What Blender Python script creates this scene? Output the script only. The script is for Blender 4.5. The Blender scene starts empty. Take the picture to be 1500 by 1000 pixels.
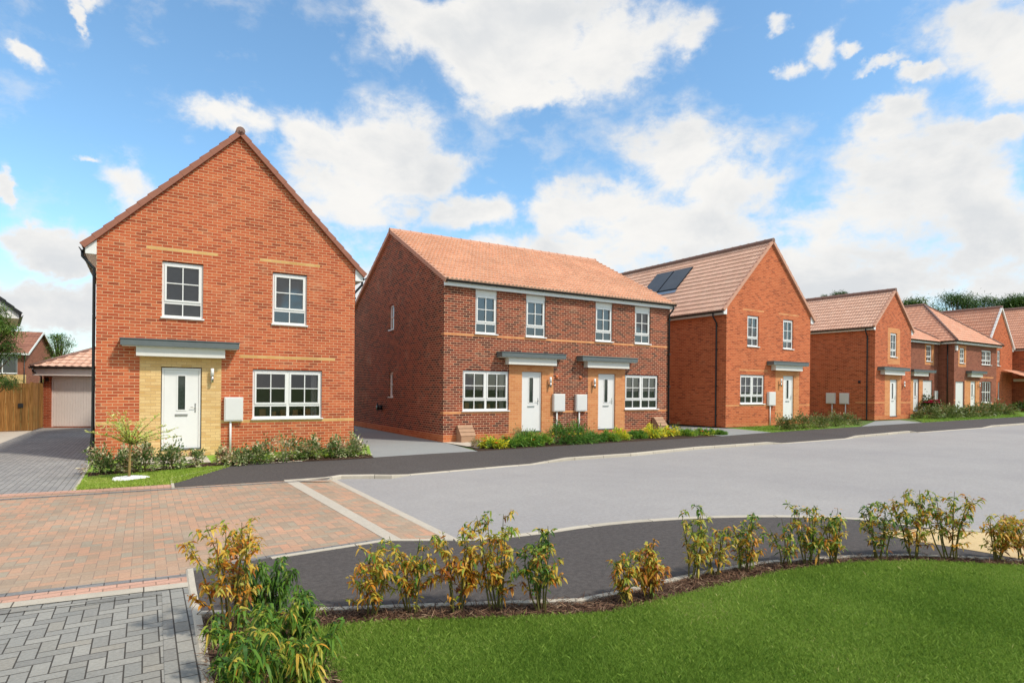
import bpy, math, random
import numpy as np
from mathutils import Vector, Matrix
from mathutils.geometry import tessellate_polygon
random.seed(7); RNG = np.random.default_rng(11)
S = bpy.context.scene
COL = S.collection
R = math.radians
# ------------------------------------------------------------------ terrain and measuring
F_PX, YH, ROLL, EYE = 886.95, 570.98, .0096, 1.79       # lens, horizon row, roll, eye height over the first plot
KS = .0097                                              # the street rises about 1 in 100
TH = .545                                               # heading of the street
CT, ST = math.cos(TH), math.sin(TH)
def G(x, y):
    return KS*((x+9.95)*CT+(y-14.45)*ST)
def at(px, py, dz=0.0):
    """point of the sloping ground (raised by dz) seen at a photo position"""
    A, B = px-750, py-YH
    d = 1+ROLL*ROLL; a = (A+ROLL*B)/d; b = (B-ROLL*A)/d
    c0 = -EYE+KS*(9.95*CT-14.45*ST)+dz
    Y = c0/(-b/F_PX-KS*(a/F_PX*CT+ST))
    x, y = a*Y/F_PX, Y
    return Vector((x, y, G(x, y)+dz))
def st(x, y):                                            # street coordinates (along, across)
    return (x*CT+y*ST, -x*ST+y*CT)
# ------------------------------------------------------------------ tagging
def tag(o, label=None, cat=None, group=None, kind=None):
    if label: o['label'] = label
    if cat: o['category'] = cat
    if group: o['group'] = group
    if kind: o['kind'] = kind
    return o
def thing(name, loc, rz, label, cat, group=None):
    o = bpy.data.objects.new(name, None); COL.objects.link(o)
    o.location = loc; o.rotation_euler = (0, 0, rz); o.empty_display_size = .3
    return tag(o, label, cat, group)
class MB:
    """collects faces, then links them as one mesh object"""
    def __init__(s, T=None):
        s.v = []; s.f = []; s.m = []; s.uv = []; s.T = T; s.smooth = []
    def add(s, pts, faces, mat=0, uvs=None, smooth=False):
        b = len(s.v)
        for p in pts: s.v.append(tuple(s.T(*p)) if s.T else tuple(p))
        for i, f in enumerate(faces):
            s.f.append(tuple(b+k for k in f)); s.m.append(mat); s.smooth.append(smooth)
            s.uv.extend(uvs[i] if uvs else [(pts[k][0]+pts[k][1], pts[k][2]) for k in f])
    def box(s, x0, x1, y0, y1, z0, z1, mat=0):
        p = [(x0,y0,z0),(x1,y0,z0),(x1,y1,z0),(x0,y1,z0),(x0,y0,z1),(x1,y0,z1),(x1,y1,z1),(x0,y1,z1)]
        s.add(p, [(0,3,2,1),(4,5,6,7),(0,1,5,4),(1,2,6,5),(2,3,7,6),(3,0,4,7)], mat)
    def quad(s, a, b, c, d, mat=0, uv=None):
        s.add([a,b,c,d], [(0,1,2,3)], mat, [uv] if uv else None)
    def tube(s, pts, rad, n=8, mat=0, cap=True, smooth=True):
        pts = [Vector(p) for p in pts]
        rs = rad if isinstance(rad, (list, tuple)) else [rad]*len(pts)
        V = []; Fc = []
        for i, p in enumerate(pts):
            d = (pts[min(i+1, len(pts)-1)]-pts[max(i-1, 0)])
            if d.length < 1e-9: d = Vector((0,0,1))
            d.normalize()
            a = Vector((0,0,1)) if abs(d.z) < .8 else Vector((1,0,0))
            e1 = d.cross(a).normalized(); e2 = d.cross(e1)
            for k in range(n):
                t = 2*math.pi*k/n
                V.append(p+(e1*math.cos(t)+e2*math.sin(t))*rs[i])
        for i in range(len(pts)-1):
            for k in range(n):
                Fc.append((i*n+k, i*n+(k+1)%n, (i+1)*n+(k+1)%n, (i+1)*n+k))
        if cap:
            Fc.append(tuple(range(n-1, -1, -1))); Fc.append(tuple((len(pts)-1)*n+k for k in range(n)))
        s.add([tuple(p) for p in V], Fc, mat, None, smooth)
    def build(s, name, mats, parent=None, bevel=0):
        me = bpy.data.meshes.new(name)
        me.from_pydata(s.v, [], s.f)
        for m in (mats if isinstance(mats, (list, tuple)) else [mats]): me.materials.append(m)
        me.polygons.foreach_set('material_index', s.m)
        me.polygons.foreach_set('use_smooth', s.smooth)
        uvl = me.uv_layers.new(name='UVMap')
        uvl.data.foreach_set('uv', [c for p in s.uv for c in p])
        me.update()
        o = bpy.data.objects.new(name, me); COL.objects.link(o)
        if parent: o.parent = parent
        if bevel:
            b = o.modifiers.new('Bevel', 'BEVEL'); b.width = bevel; b.segments = 2; b.limit_method = 'ANGLE'
        return o
def np_mesh(name, verts, faces, uv, mat, parent=None, smooth=False):
    """verts (N,3), faces (M,4) or (M,3), uv per loop"""
    me = bpy.data.meshes.new(name); k = faces.shape[1]; M = len(faces)
    me.vertices.add(len(verts)); me.vertices.foreach_set('co', verts.astype(np.float32).ravel())
    me.loops.add(M*k); me.loops.foreach_set('vertex_index', faces.astype(np.int32).ravel())
    me.polygons.add(M); me.polygons.foreach_set('loop_start', np.arange(0, M*k, k, dtype=np.int32))
    me.polygons.foreach_set('loop_total', np.full(M, k, dtype=np.int32))
    if smooth: me.polygons.foreach_set('use_smooth', np.ones(M, dtype=bool))
    l = me.uv_layers.new(name='UVMap'); l.data.foreach_set('uv', uv.astype(np.float32).ravel())
    me.materials.append(mat); me.update(calc_edges=True)
    o = bpy.data.objects.new(name, me); COL.objects.link(o)
    if parent: o.parent = parent
    return o
# ------------------------------------------------------------------ materials
def srgb(r, g, b):
    f = lambda c: (c/255/12.92) if c/255 <= .04045 else ((c/255+.055)/1.055)**2.4
    return (f(r), f(g), f(b), 1)
class NT:
    def __init__(s, name):
        s.mat = bpy.data.materials.new(name); s.mat.use_nodes = True
        s.n = s.mat.node_tree.nodes; s.l = s.mat.node_tree.links
        s.p = s.n['Principled BSDF']
    def new(s, t, **kw):
        n = s.n.new(t)
        for k, v in kw.items(): setattr(n, k, v)
        return n
    def put(s, sock, v):
        if hasattr(v, 'is_output') or isinstance(v, bpy.types.NodeSocket): s.l.new(v, sock)
        else: sock.default_value = v
    def math(s, op, a, b=0, c=None):
        n = s.n.new('ShaderNodeMath'); n.operation = op
        s.put(n.inputs[0], a); s.put(n.inputs[1], b)
        if c is not None: s.put(n.inputs[2], c)
        return n.outputs[0]
    def mix(s, f, a, b, blend='MIX'):
        n = s.n.new('ShaderNodeMix'); n.data_type = 'RGBA'; n.blend_type = blend
        s.put(n.inputs[0], f); s.put(n.inputs[6], a); s.put(n.inputs[7], b)
        return n.outputs[2]
    def ramp(s, f, stops, interp='LINEAR'):
        n = s.n.new('ShaderNodeValToRGB'); n.color_ramp.interpolation = interp
        e = n.color_ramp.elements
        while len(e) < len(stops): e.new(.5)
        for i, (p, c) in enumerate(stops): e[i].position = p; e[i].color = c
        s.put(n.inputs[0], f); return n.outputs[0]
    def noise(s, scale, detail=3, vec=None, rough=.55):
        n = s.n.new('ShaderNodeTexNoise'); n.inputs['Scale'].default_value = scale
        n.inputs['Detail'].default_value = detail; n.inputs['Roughness'].default_value = rough
        if vec is not None: s.l.new(vec, n.inputs['Vector'])
        return n.outputs['Fac']
    def uv(s):
        n = s.n.new('ShaderNodeUVMap'); return n.outputs[0]
    def obj(s):
        n = s.n.new('ShaderNodeTexCoord'); return n.outputs['Object']
    def xy(s, v):
        n = s.n.new('ShaderNodeSeparateXYZ'); s.l.new(v, n.inputs[0]); return n.outputs[0], n.outputs[1], n.outputs[2]
    def comb(s, x, y, z=0):
        n = s.n.new('ShaderNodeCombineXYZ'); s.put(n.inputs[0], x); s.put(n.inputs[1], y); s.put(n.inputs[2], z)
        return n.outputs[0]
    def rand(s, x, y):
        n = s.n.new('ShaderNodeTexWhiteNoise'); n.noise_dimensions = '2D'; s.l.new(s.comb(x, y), n.inputs[0])
        return n.outputs['Value']
    def bump(s, h, strength=.5, dist=.01):
        n = s.n.new('ShaderNodeBump'); n.inputs['Strength'].default_value = strength
        n.inputs['Distance'].default_value = dist; s.l.new(h, n.inputs['Height'])
        s.l.new(n.outputs[0], s.p.inputs['Normal'])
    def out(s, col, rough=.8, spec=.3, metal=0):
        s.put(s.p.inputs['Base Color'], col); s.put(s.p.inputs['Roughness'], rough)
        s.p.inputs['Specular IOR Level'].default_value = spec; s.p.inputs['Metallic'].default_value = metal
        return s.mat
def plain(name, col, rough=.5, spec=.4, metal=0, vary=.08, scale=6):
    t = NT(name); n = t.noise(scale, 4, t.obj())
    k = t.ramp(n, [(.25, (1-vary,)*3+(1,)), (.75, (1+vary,)*3+(1,))])
    return t.out(t.mix(1.0, col, k, 'MULTIPLY'), rough, spec, metal)
def brick(name, stops, mortar, vary=.3, rough=.85):
    t = NT(name); x, y, _ = t.xy(t.uv())
    v = t.math('DIVIDE', y, .075); row = t.math('FLOOR', v); fv = t.math('FRACT', v)
    off = t.math('MULTIPLY', t.math('FLOORED_MODULO', row, 2), .5)
    u = t.math('ADD', t.math('DIVIDE', x, .225), off); c = t.math('FLOOR', u); fu = t.math('FRACT', u)
    r = t.rand(c, row)
    mask = t.math('MAXIMUM', t.math('LESS_THAN', fu, .048), t.math('LESS_THAN', fv, .15))
    col = t.ramp(r, stops, 'LINEAR')
    big = t.noise(.55, 3, t.uv()); fine = t.noise(60, 3, t.uv())
    col = t.mix(1.0, col, t.ramp(big, [(.3, (.9,.9,.9,1)), (.7, (1.08,1.08,1.08,1))]), 'MULTIPLY')
    col = t.mix(1.0, col, t.ramp(fine, [(.25, (.8,.8,.8,1)), (.75, (1.18,1.18,1.18,1))]), 'MULTIPLY')
    sm = t.noise(1.1, 6, t.uv(), .65)
    col = t.mix(mask, col, mortar)
    col = t.mix(t.ramp(sm, [(.56, (0,0,0,1)), (.78, (.32,.32,.32,1))]), col, mortar)
    t.bump(t.math('ADD', t.math('MULTIPLY', t.math('SUBTRACT', 1, mask), 1.0), t.math('MULTIPLY', fine, .5)), .5, .006)
    return t.out(col, rough, .2)
def pave(name, stops, joint, herring=True, along='u', bump=.6, stain=.12, jw=.045):
    """block paving 200 x 100 from street coordinates"""
    t = NT(name); x, y, _ = t.xy(t.uv())
    X = t.math('DIVIDE', x, .1); Y = t.math('DIVIDE', y, .1)
    if herring:
        i = t.math('FLOOR', X); j = t.math('FLOOR', Y); fx = t.math('FRACT', X); fy = t.math('FRACT', Y)
        m = t.math('FLOORED_MODULO', t.math('SUBTRACT', i, j), 4)
        eq = lambda k: t.math('COMPARE', m, float(k), .25)
        e0, e1, e2, e3 = eq(0), eq(1), eq(2), eq(3)
        def edge(f, noj): # 1 where joint
            return t.math('MULTIPLY', t.math('LESS_THAN', f, jw), t.math('SUBTRACT', 1, noj))
        inv = lambda f: t.math('SUBTRACT', 1, f)
        mask = t.math('MAXIMUM', t.math('MAXIMUM', edge(fx, e1), edge(inv(fx), e0)), t.math('MAXIMUM', edge(fy, e2), edge(inv(fy), e3)))
        idx = t.math('SUBTRACT', i, e1); idy = t.math('ADD', j, e3)
        r = t.rand(idx, idy)
    else:
        a, b = (X, Y) if along == 'u' else (Y, X)
        row = t.math('FLOOR', b); a2 = t.math('ADD', t.math('DIVIDE', a, 2), t.math('MULTIPLY', t.math('FLOORED_MODULO', row, 2), .5))
        c = t.math('FLOOR', a2); fa = t.math('FRACT', a2); fb = t.math('FRACT', b)
        mask = t.math('MAXIMUM', t.math('MAXIMUM', t.math('LESS_THAN', fa, jw*.5), t.math('GREATER_THAN', fa, 1-jw*.5)),
                      t.math('MAXIMUM', t.math('LESS_THAN', fb, jw), t.math('GREATER_THAN', fb, 1-jw)))
        r = t.rand(c, row)
    col = t.ramp(r, stops)
    big = t.noise(.7, 4, t.uv()); fine = t.noise(45, 4, t.uv())
    col = t.mix(1.0, col, t.ramp(big, [(.3, (1-stain,)*3+(1,)), (.7, (1+stain,)*3+(1,))]), 'MULTIPLY')
    col = t.mix(1.0, col, t.ramp(fine, [(.25, (.82,.82,.82,1)), (.75, (1.15,1.15,1.15,1))]), 'MULTIPLY')
    col = t.mix(mask, col, joint)
    t.bump(t.math('ADD', t.math('SUBTRACT', 1, mask), t.math('MULTIPLY', fine, .35)), bump, .006)
    return t.out(col, .85, .25)
def asphalt(name, col, contrast=.25, scale=130):
    t = NT(name); uv = t.uv()
    fine = t.noise(scale, 3, uv, .7); mid = t.noise(2.2, 5, uv); big = t.noise(.25, 3, uv)
    c = t.mix(1.0, col, t.ramp(fine, [(.3, (1-contrast,)*3+(1,)), (.7, (1+contrast,)*3+(1,))]), 'MULTIPLY')
    g2 = t.noise(17, 5, uv, .85)
    c = t.mix(1.0, c, t.ramp(g2, [(.32, (1-contrast*.9,)*3+(1,)), (.68, (1+contrast*.9,)*3+(1,))]), 'MULTIPLY')
    c = t.mix(1.0, c, t.ramp(mid, [(.3, (.965,.965,.965,1)), (.7, (1.03,1.03,1.03,1))]), 'MULTIPLY')
    c = t.mix(1.0, c, t.ramp(big, [(.3, (.93,.93,.94,1)), (.7, (1.06,1.06,1.05,1))]), 'MULTIPLY')
    t.bump(fine, .5, .004)
    return t.out(c, .9, .2)
def tiles(name, stops, dark=.8):
    t = NT(name); x, y, _ = t.xy(t.uv())
    r = t.rand(t.math('FLOOR', x), t.math('FLOOR', y))
    col = t.ramp(r, stops); n = t.noise(9, 4, t.obj()); n2 = t.noise(.6, 3, t.obj())
    col = t.mix(1.0, col, t.ramp(n, [(.25, (.85,.85,.85,1)), (.75, (1.12,1.12,1.12,1))]), 'MULTIPLY')
    col = t.mix(1.0, col, t.ramp(n2, [(.3, (.93,.93,.93,1)), (.7, (1.06,1.06,1.06,1))]), 'MULTIPLY')
    return t.out(col, .8, .25)
def leafmat(name, stops, trans=.35, rough=.5):
    """uv.x picks the colour of a leaf"""
    t = NT(name); x, y, _ = t.xy(t.uv())
    col = t.ramp(x, stops)
    t.out(col, rough, .35)
    tr = t.new('ShaderNodeBsdfTranslucent'); t.l.new(col, tr.inputs[0])
    mx = t.new('ShaderNodeMixShader'); mx.inputs[0].default_value = trans
    o = t.n['Material Output']
    t.l.new(t.p.outputs[0], mx.inputs[1]); t.l.new(tr.outputs[0], mx.inputs[2]); t.l.new(mx.outputs[0], o.inputs[0])
    return t.mat
def glass(name, tint=.75):
    t = NT(name); o = t.n['Material Output']
    g = t.new('ShaderNodeBsdfGlossy'); g.inputs['Roughness'].default_value = .01
    tr = t.new('ShaderNodeBsdfTransparent'); tr.inputs[0].default_value = (tint, tint, tint*1.02, 1)
    f = t.new('ShaderNodeFresnel'); f.inputs[0].default_value = 1.5
    k = t.math('MULTIPLY_ADD', f.outputs[0], 2.1, .03)
    mx = t.new('ShaderNodeMixShader'); t.l.new(k, mx.inputs[0])
    t.l.new(tr.outputs[0], mx.inputs[1]); t.l.new(g.outputs[0], mx.inputs[2]); t.l.new(mx.outputs[0], o.inputs[0])
    return t.mat
M = {}
MORT = srgb(216,180,140)
def rc(*cs):
    n = len(cs); return [(i/(n-1), c) for i, c in enumerate(cs)]
M['brickA'] = brick('orange_brick', rc(srgb(156,76,50), srgb(188,94,60), srgb(196,100,64), srgb(204,110,70), srgb(190,92,58), srgb(170,80,52)), MORT)
M['brickB'] = brick('red_blue_brick', rc(srgb(80,46,40), srgb(106,54,42), srgb(146,70,50), srgb(126,62,46), srgb(160,80,54), srgb(94,50,42)), srgb(222,182,148))
M['brickC'] = brick('orange_red_brick', rc(srgb(158,76,48), srgb(190,98,60), srgb(200,106,66), srgb(206,112,70), srgb(186,92,56)), srgb(206,150,110))
M['brickD'] = brick('red_orange_brick', rc(srgb(150,72,46), srgb(182,92,58), srgb(196,102,64), srgb(198,104,66), srgb(172,84,54)), srgb(208,152,114))
M['brickBrown'] = brick('brown_brick', rc(srgb(116,68,54), srgb(144,84,66), srgb(152,92,72), srgb(130,76,60)), srgb(176,130,104))
M['brickGar'] = brick('dark_orange_brick', rc(srgb(140,66,44), srgb(170,84,54), srgb(160,78,50)), srgb(180,140,110))
M['yellow'] = brick('yellow_brick', rc(srgb(218,178,116), srgb(228,192,132), srgb(232,198,140), srgb(212,168,106)), srgb(204,166,120))
M['yellowband'] = brick('yellow_band_brick', rc(srgb(206,158,96), srgb(222,180,118)), srgb(206,172,126))
M['orangepanel'] = brick('light_orange_brick', rc(srgb(206,132,84), srgb(214,144,92), srgb(220,152,100), srgb(208,130,82)), srgb(216,168,124))
M['plinth'] = brick('plinth_brick', rc(srgb(186,98,58), srgb(200,116,70), srgb(206,124,80)), srgb(204,156,116))
M['tileA'] = tiles('tile_pink_brown', rc(srgb(160,118,100), srgb(172,130,110), srgb(180,138,118)))
M['tileB'] = tiles('tile_terracotta', rc(srgb(226,178,148), srgb(231,184,154), srgb(235,190,160)))
M['tileC'] = tiles('tile_pink_sand', rc(srgb(212,170,146), srgb(218,176,152), srgb(222,182,158)))
M['tileFar'] = tiles('tile_far_orange', rc(srgb(206,150,122), srgb(212,158,130), srgb(216,162,134)))
M['verge'] = plain('verge_brown', srgb(158,106,88), .8, .2)
M['vergeC'] = plain('verge_dull', srgb(204,156,132), .8, .2)
M['ridgecap'] = plain('ridge_grey_brown', srgb(140,112,102), .8, .2)
M['white'] = plain('white_upvc', (.82,.81,.78,1), .35, .5, 0, .02)
M['doorwhite'] = plain('white_door_paint', (.82,.81,.78,1), .4, .45, 0, .02)
M['cream'] = plain('cream_board', (.74,.72,.66,1), .5, .4, 0, .03)
M['black'] = plain('black_upvc', (.012,.013,.014,1), .35, .5, 0, .1)
M['lead'] = plain('grey_canopy', srgb(100,108,108), .5, .4, 0, .1)
M['steel'] = plain('brushed_steel', (.55,.54,.52,1), .3, .5, 1.0, .05)
M['meter'] = plain('meter_white', (.74,.73,.70,1), .5, .4, 0, .02)
M['brownbox'] = plain('brown_plastic', srgb(172,136,108), .7, .3, 0, .1)
M['glass'] = glass('window_glass')
M['doorglass'] = plain('dark_door_glass', (.035,.045,.04,1), .05, .6, 0, .4, 30)
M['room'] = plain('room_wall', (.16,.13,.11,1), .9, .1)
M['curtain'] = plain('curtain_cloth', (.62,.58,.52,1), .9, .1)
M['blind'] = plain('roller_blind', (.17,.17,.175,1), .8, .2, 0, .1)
M['kraft'] = plain('kraft_paper', srgb(190,140,90), .8, .2)
M['solar'] = plain('solar_glass', (.075,.075,.075,1), .3, .6, 0, .15, 2)
M['garagedoor'] = plain('garage_door_pink_white', srgb(226,214,206), .5, .3, 0, .03)
M['road'] = asphalt('road_asphalt', srgb(160,156,153), .16)
M['foot'] = asphalt('footway_asphalt', srgb(85,80,77), .4)
M['concrete'] = asphalt('concrete_drive', srgb(150,152,150), .10, 60)
M['paleslab'] = asphalt('pale_slab', srgb(198,188,172), .08, 50)
M['kerb'] = asphalt('kerb_concrete', srgb(192,182,166), .12, 90)
M['buff'] = asphalt('buff_tactile', srgb(206,180,134), .14, 90)
M['redpave'] = pave('red_block_paving', rc(srgb(158,140,120), srgb(178,152,128), srgb(192,150,122), srgb(172,146,122), srgb(164,152,132), srgb(196,150,122)), srgb(150,128,112), jw=.03)
M['redrow'] = pave('red_border_blocks', rc(srgb(200,156,134), srgb(206,162,140), srgb(192,148,126)), srgb(140,114,98), False)
M['greyrow'] = pave('grey_border_blocks', rc(srgb(128,126,124), srgb(140,138,134)), srgb(76,72,68), False)
GP = rc(srgb(132,130,124), srgb(146,144,137), srgb(158,155,146), srgb(138,137,131), srgb(152,147,136))
M['greypave'] = pave('grey_block_paving', GP, srgb(74,70,64), bump=.9)
M['greyedge'] = pave('grey_edge_blocks', GP, srgb(74,70,64), False, 'v', bump=.9)
M['greyedge2'] = pave('grey_edge_blocks_across', GP, srgb(74,70,64), False, 'u', bump=.9)
M['drivepave'] = pave('drive_block_paving', rc(srgb(140,138,135), srgb(150,147,143), srgb(156,153,148)), srgb(98,95,90), False, 'v')
M['soil'] = asphalt('dark_soil', srgb(66,50,38), .3, 40)
M['field'] = asphalt('rough_grass', srgb(92,112,56), .25, 14)
M['turf'] = asphalt('turf', srgb(104,136,50), .3, 50)
M['turfA'] = asphalt('plot_turf', srgb(132,166,62), .25, 50)
M['fence'] = None
def wood(name, a, b):
    t = NT(name); x, y, z = t.xy(t.obj())
    n = t.noise(3.0, 5, t.comb(t.math('MULTIPLY', x, 6), t.math('MULTIPLY', y, 6), t.math('MULTIPLY', z, .5)))
    return t.out(t.ramp(n, [(.3, a), (.7, b)]), .8, .2)
def boards():
    t = NT('fence_boards'); x, y, z = t.xy(t.obj())
    r = t.rand(t.math('FLOOR', t.math('DIVIDE', x, .1145)), t.math('FLOOR', t.math('MULTIPLY', y, 0)))
    n = t.noise(3.0, 5, t.comb(t.math('MULTIPLY', x, 9), t.math('MULTIPLY', y, 6), t.math('MULTIPLY', z, .7)))
    c = t.ramp(n, [(.3, srgb(116,82,44)), (.7, srgb(166,124,72))])
    c = t.mix(1.0, c, t.ramp(r, [(0, (.62,.62,.62,1)), (.5, (.95,.95,.95,1)), (1, (1.15,1.13,1.1,1))]), 'MULTIPLY')
    return t.out(c, .85, .15)
M['fence'] = boards()
M['bark'] = wood('bark', srgb(84,62,44), srgb(126,98,70))
M['barkpale'] = wood('young_bark', srgb(150,122,72), srgb(186,158,100))
M['stem'] = plain('green_stem', srgb(96,92,48), .7, .2)
M['grass'] = leafmat('grass_blades', [(0, srgb(98,132,44)), (.5, srgb(146,174,72)), (.85, srgb(166,190,90)), (1, srgb(206,198,130))], .4, .55)
M['grassA'] = leafmat('grass_blades_plot', [(0, srgb(132,160,52)), (.6, srgb(164,186,72)), (1, srgb(200,196,116))], .3, .55)
M['hedge'] = leafmat('yellowing_leaves', [(0, srgb(60,100,36)), (.25, srgb(110,150,50)), (.42, srgb(168,176,66)), (.58, srgb(224,192,84)), (.74, srgb(222,152,44)), (.88, srgb(180,100,34)), (1, srgb(96,62,32))], .4, .45)
M['variegated'] = leafmat('variegated_leaves', [(0, srgb(74,102,46)), (.35, srgb(112,138,70)), (.6, srgb(176,180,124)), (.9, srgb(232,224,190)), (1, srgb(196,150,116))], .25)
M['bed'] = leafmat('bed_leaves', [(0, srgb(62,104,42)), (.4, srgb(100,146,58)), (.7, srgb(148,180,70)), (.9, srgb(218,216,66)), (1, srgb(240,224,62))], .3)
M['olive'] = leafmat('olive_leaves', [(0, srgb(72,88,44)), (.5, srgb(112,124,66)), (.85, srgb(158,156,98)), (1, srgb(176,128,96))], .25)
M['pink'] = plain('pink_petals', srgb(214,44,110), .6, .3)
M['orangeP'] = plain('orange_petals', srgb(236,92,34), .6, .3)
M['yellowP'] = plain('yellow_petals', srgb(236,210,40), .6, .3)
M['tree'] = leafmat('tree_leaves', [(0, srgb(44,70,26)), (.5, srgb(78,110,38)), (1, srgb(124,148,62))], .15)
M['willow'] = leafmat('willow_leaves', [(0, srgb(150,176,62)), (.5, srgb(196,212,96)), (1, srgb(234,232,156))], .4)
M['chip'] = leafmat('bark_chips', [(0, srgb(52,36,28)), (.4, srgb(92,64,48)), (.75, srgb(136,104,80)), (1, srgb(190,164,134))], .0, .9)
M['stone'] = plain('white_gravel', (.78,.77,.75,1), .8, .2, 0, .1, 40)
# ------------------------------------------------------------------ ground sheets
def sheet(name, pts, mat, dz=0.0, kind='structure', dzs=None):
    """pts: photo positions or Vectors, laid on the sloping ground at dz; uv = street coordinates"""
    P = []
    for i, p in enumerate(pts):
        d = dzs[i] if dzs else dz
        if isinstance(p, Vector): P.append(Vector((p.x, p.y, G(p.x, p.y)+d)))
        else: P.append(at(p[0], p[1], d))
    tri = tessellate_polygon([[Vector((p.x, p.y, 0)) for p in P]])
    b = MB(); b.add([tuple(p) for p in P], [tuple(t) for t in tri], 0, [[st(P[k].x, P[k].y) for k in t] for t in tri])
    o = b.build(name, mat); o['kind'] = kind
    # make faces look up
    me = o.data
    for p in me.polygons:
        if p.normal.z < 0: p.flip()
    return o
def strip(name, a, b_, w0, w1, mat, dz, kind='structure'):
    """band along the line a-b between offsets w0 and w1 (metres, to the left of a->b)"""
    d = (b_-a); d.z = 0; d.normalize(); n = Vector((-d.y, d.x, 0))
    return sheet(name, [a+n*w0, b_+n*w0, b_+n*w1, a+n*w1], mat, dz, kind)
def kerb_line(name, pts, tops, low, w, mat=None):
    """kerb: pts are the outer top edge (Vectors), tops heights over G, low height of its foot, w width to the left"""
    b = MB(); L = 0; n = len(pts); V = []; D = []
    for i in range(n):
        d = pts[min(i+1, n-1)]-pts[max(i-1, 0)]; d.z = 0; d.normalize(); nn = Vector((-d.y, d.x, 0))
        p = pts[i]; q = p+nn*w
        V.append((Vector((p.x, p.y, G(p.x,p.y)+low)), Vector((p.x,p.y,G(p.x,p.y)+tops[i]-.012)), Vector((p.x+nn.x*.015,p.y+nn.y*.015,G(p.x,p.y)+tops[i])), Vector((q.x,q.y,G(q.x,q.y)+tops[i])), Vector((q.x,q.y,G(q.x,q.y)+low))))
        D.append(L)
        if i < n-1: L += (pts[i+1]-pts[i]).length
    for i in range(n-1):
        for k in range(4):
            b.quad(tuple(V[i][k]), tuple(V[i+1][k]), tuple(V[i+1][k+1]), tuple(V[i][k+1]), 0,
                   [(D[i], k*.1), (D[i+1], k*.1), (D[i+1], k*.1+.1), (D[i], k*.1+.1)])
    for e in (0, n-1): b.add([tuple(v) for v in V[e]], [(0,1,2,3,4)], 0)
    o = b.build(name, mat or M['kerbj']); o['kind'] = 'structure'
    return o
def kerbj():
    t = NT('kerb_with_joints'); uv = t.uv(); x, y, _ = t.xy(uv)
    f = t.math('FRACT', t.math('DIVIDE', x, .915)); m = t.math('LESS_THAN', f, .012)
    c = t.mix(t.noise(8, 4, uv), srgb(176,166,148), srgb(204,195,178))
    c = t.mix(1.0, c, t.ramp(t.noise(90, 3, t.obj()), [(.3,(.88,.88,.88,1)),(.7,(1.08,1.08,1.08,1))]), 'MULTIPLY')
    r = t.rand(t.math('FLOOR', t.math('DIVIDE', x, .915)), 3.0 if False else t.math('FLOOR', t.math('MULTIPLY', x, 0)))
    c = t.mix(1.0, c, t.ramp(r, [(0,(.9,.9,.9,1)),(1,(1.06,1.06,1.06,1))]), 'MULTIPLY')
    return t.out(t.mix(m, c, srgb(90,82,72)), .85, .2)
M['kerbj'] = kerbj()
# the land: one sheet to the horizon
def land():
    rr = [0, 6, 12, 20, 30, 45, 70, 110, 180, 300, 600, 1500, 4000]
    b = MB(); n = 48; idx = []; V = []
    for r in rr:
        row = []
        for k in range(n):
            x, y = r*math.cos(2*math.pi*k/n)+5, r*math.sin(2*math.pi*k/n)+15
            s = max(-25, min(60, (x+9.95)*CT+(y-14.45)*ST))
            row.append(len(V)); V.append((x, y, KS*s-.16))
        idx.append(row)
    Fc = [(idx[i][k], idx[i+1][k], idx[i+1][(k+1)%n], idx[i][(k+1)%n]) for i in range(len(rr)-1) for k in range(n)]
    b.add(V, Fc, 0, [[(V[q][0], V[q][1]) for q in f] for f in Fc]); o = b.build('ground', M['field']); o['kind'] = 'structure'
land()
RD = -.07; DR = -.055
# far kerb: outer top edge in photo positions, with its height
FK = [(416,703.9,0),(450,701.6,0),(480,699.5,0),(500,696,0),(540,695.6,0),(574,695.8,0),(600,695,DR),(640,691.6,DR),(700,686.4,DR),(736,683.2,DR),(781,679.6,DR),(832,670.4,0),(880,667,0),(928,663.8,0),(976,659,0),(1024,654.4,0),(1075,651,0),(1128,647.3,0),(1150,649,DR),(1196,645.6,DR),(1243,642.0,DR),(1258,637.8,0),(1295,634.5,0),(1333,631,0),(1347,633.2,DR),(1395,629.6,DR),(1443,626.2,DR),(1457,622.8,0),(1500,619.8,0),(1560,616.2,0),(1700,610.4,0)]
fk = [at(x, y, z) for x, y, z in FK]
FKT = [z for _, _, z in FK]
kerb_line('kerb', fk, FKT, RD-.05, .125)
def inset(p, i, arr, w):
    d = arr[min(i+1, len(arr)-1)]-arr[max(i-1, 0)]; d.z = 0; d.normalize(); return p+Vector((-d.y, d.x, 0))*w
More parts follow.
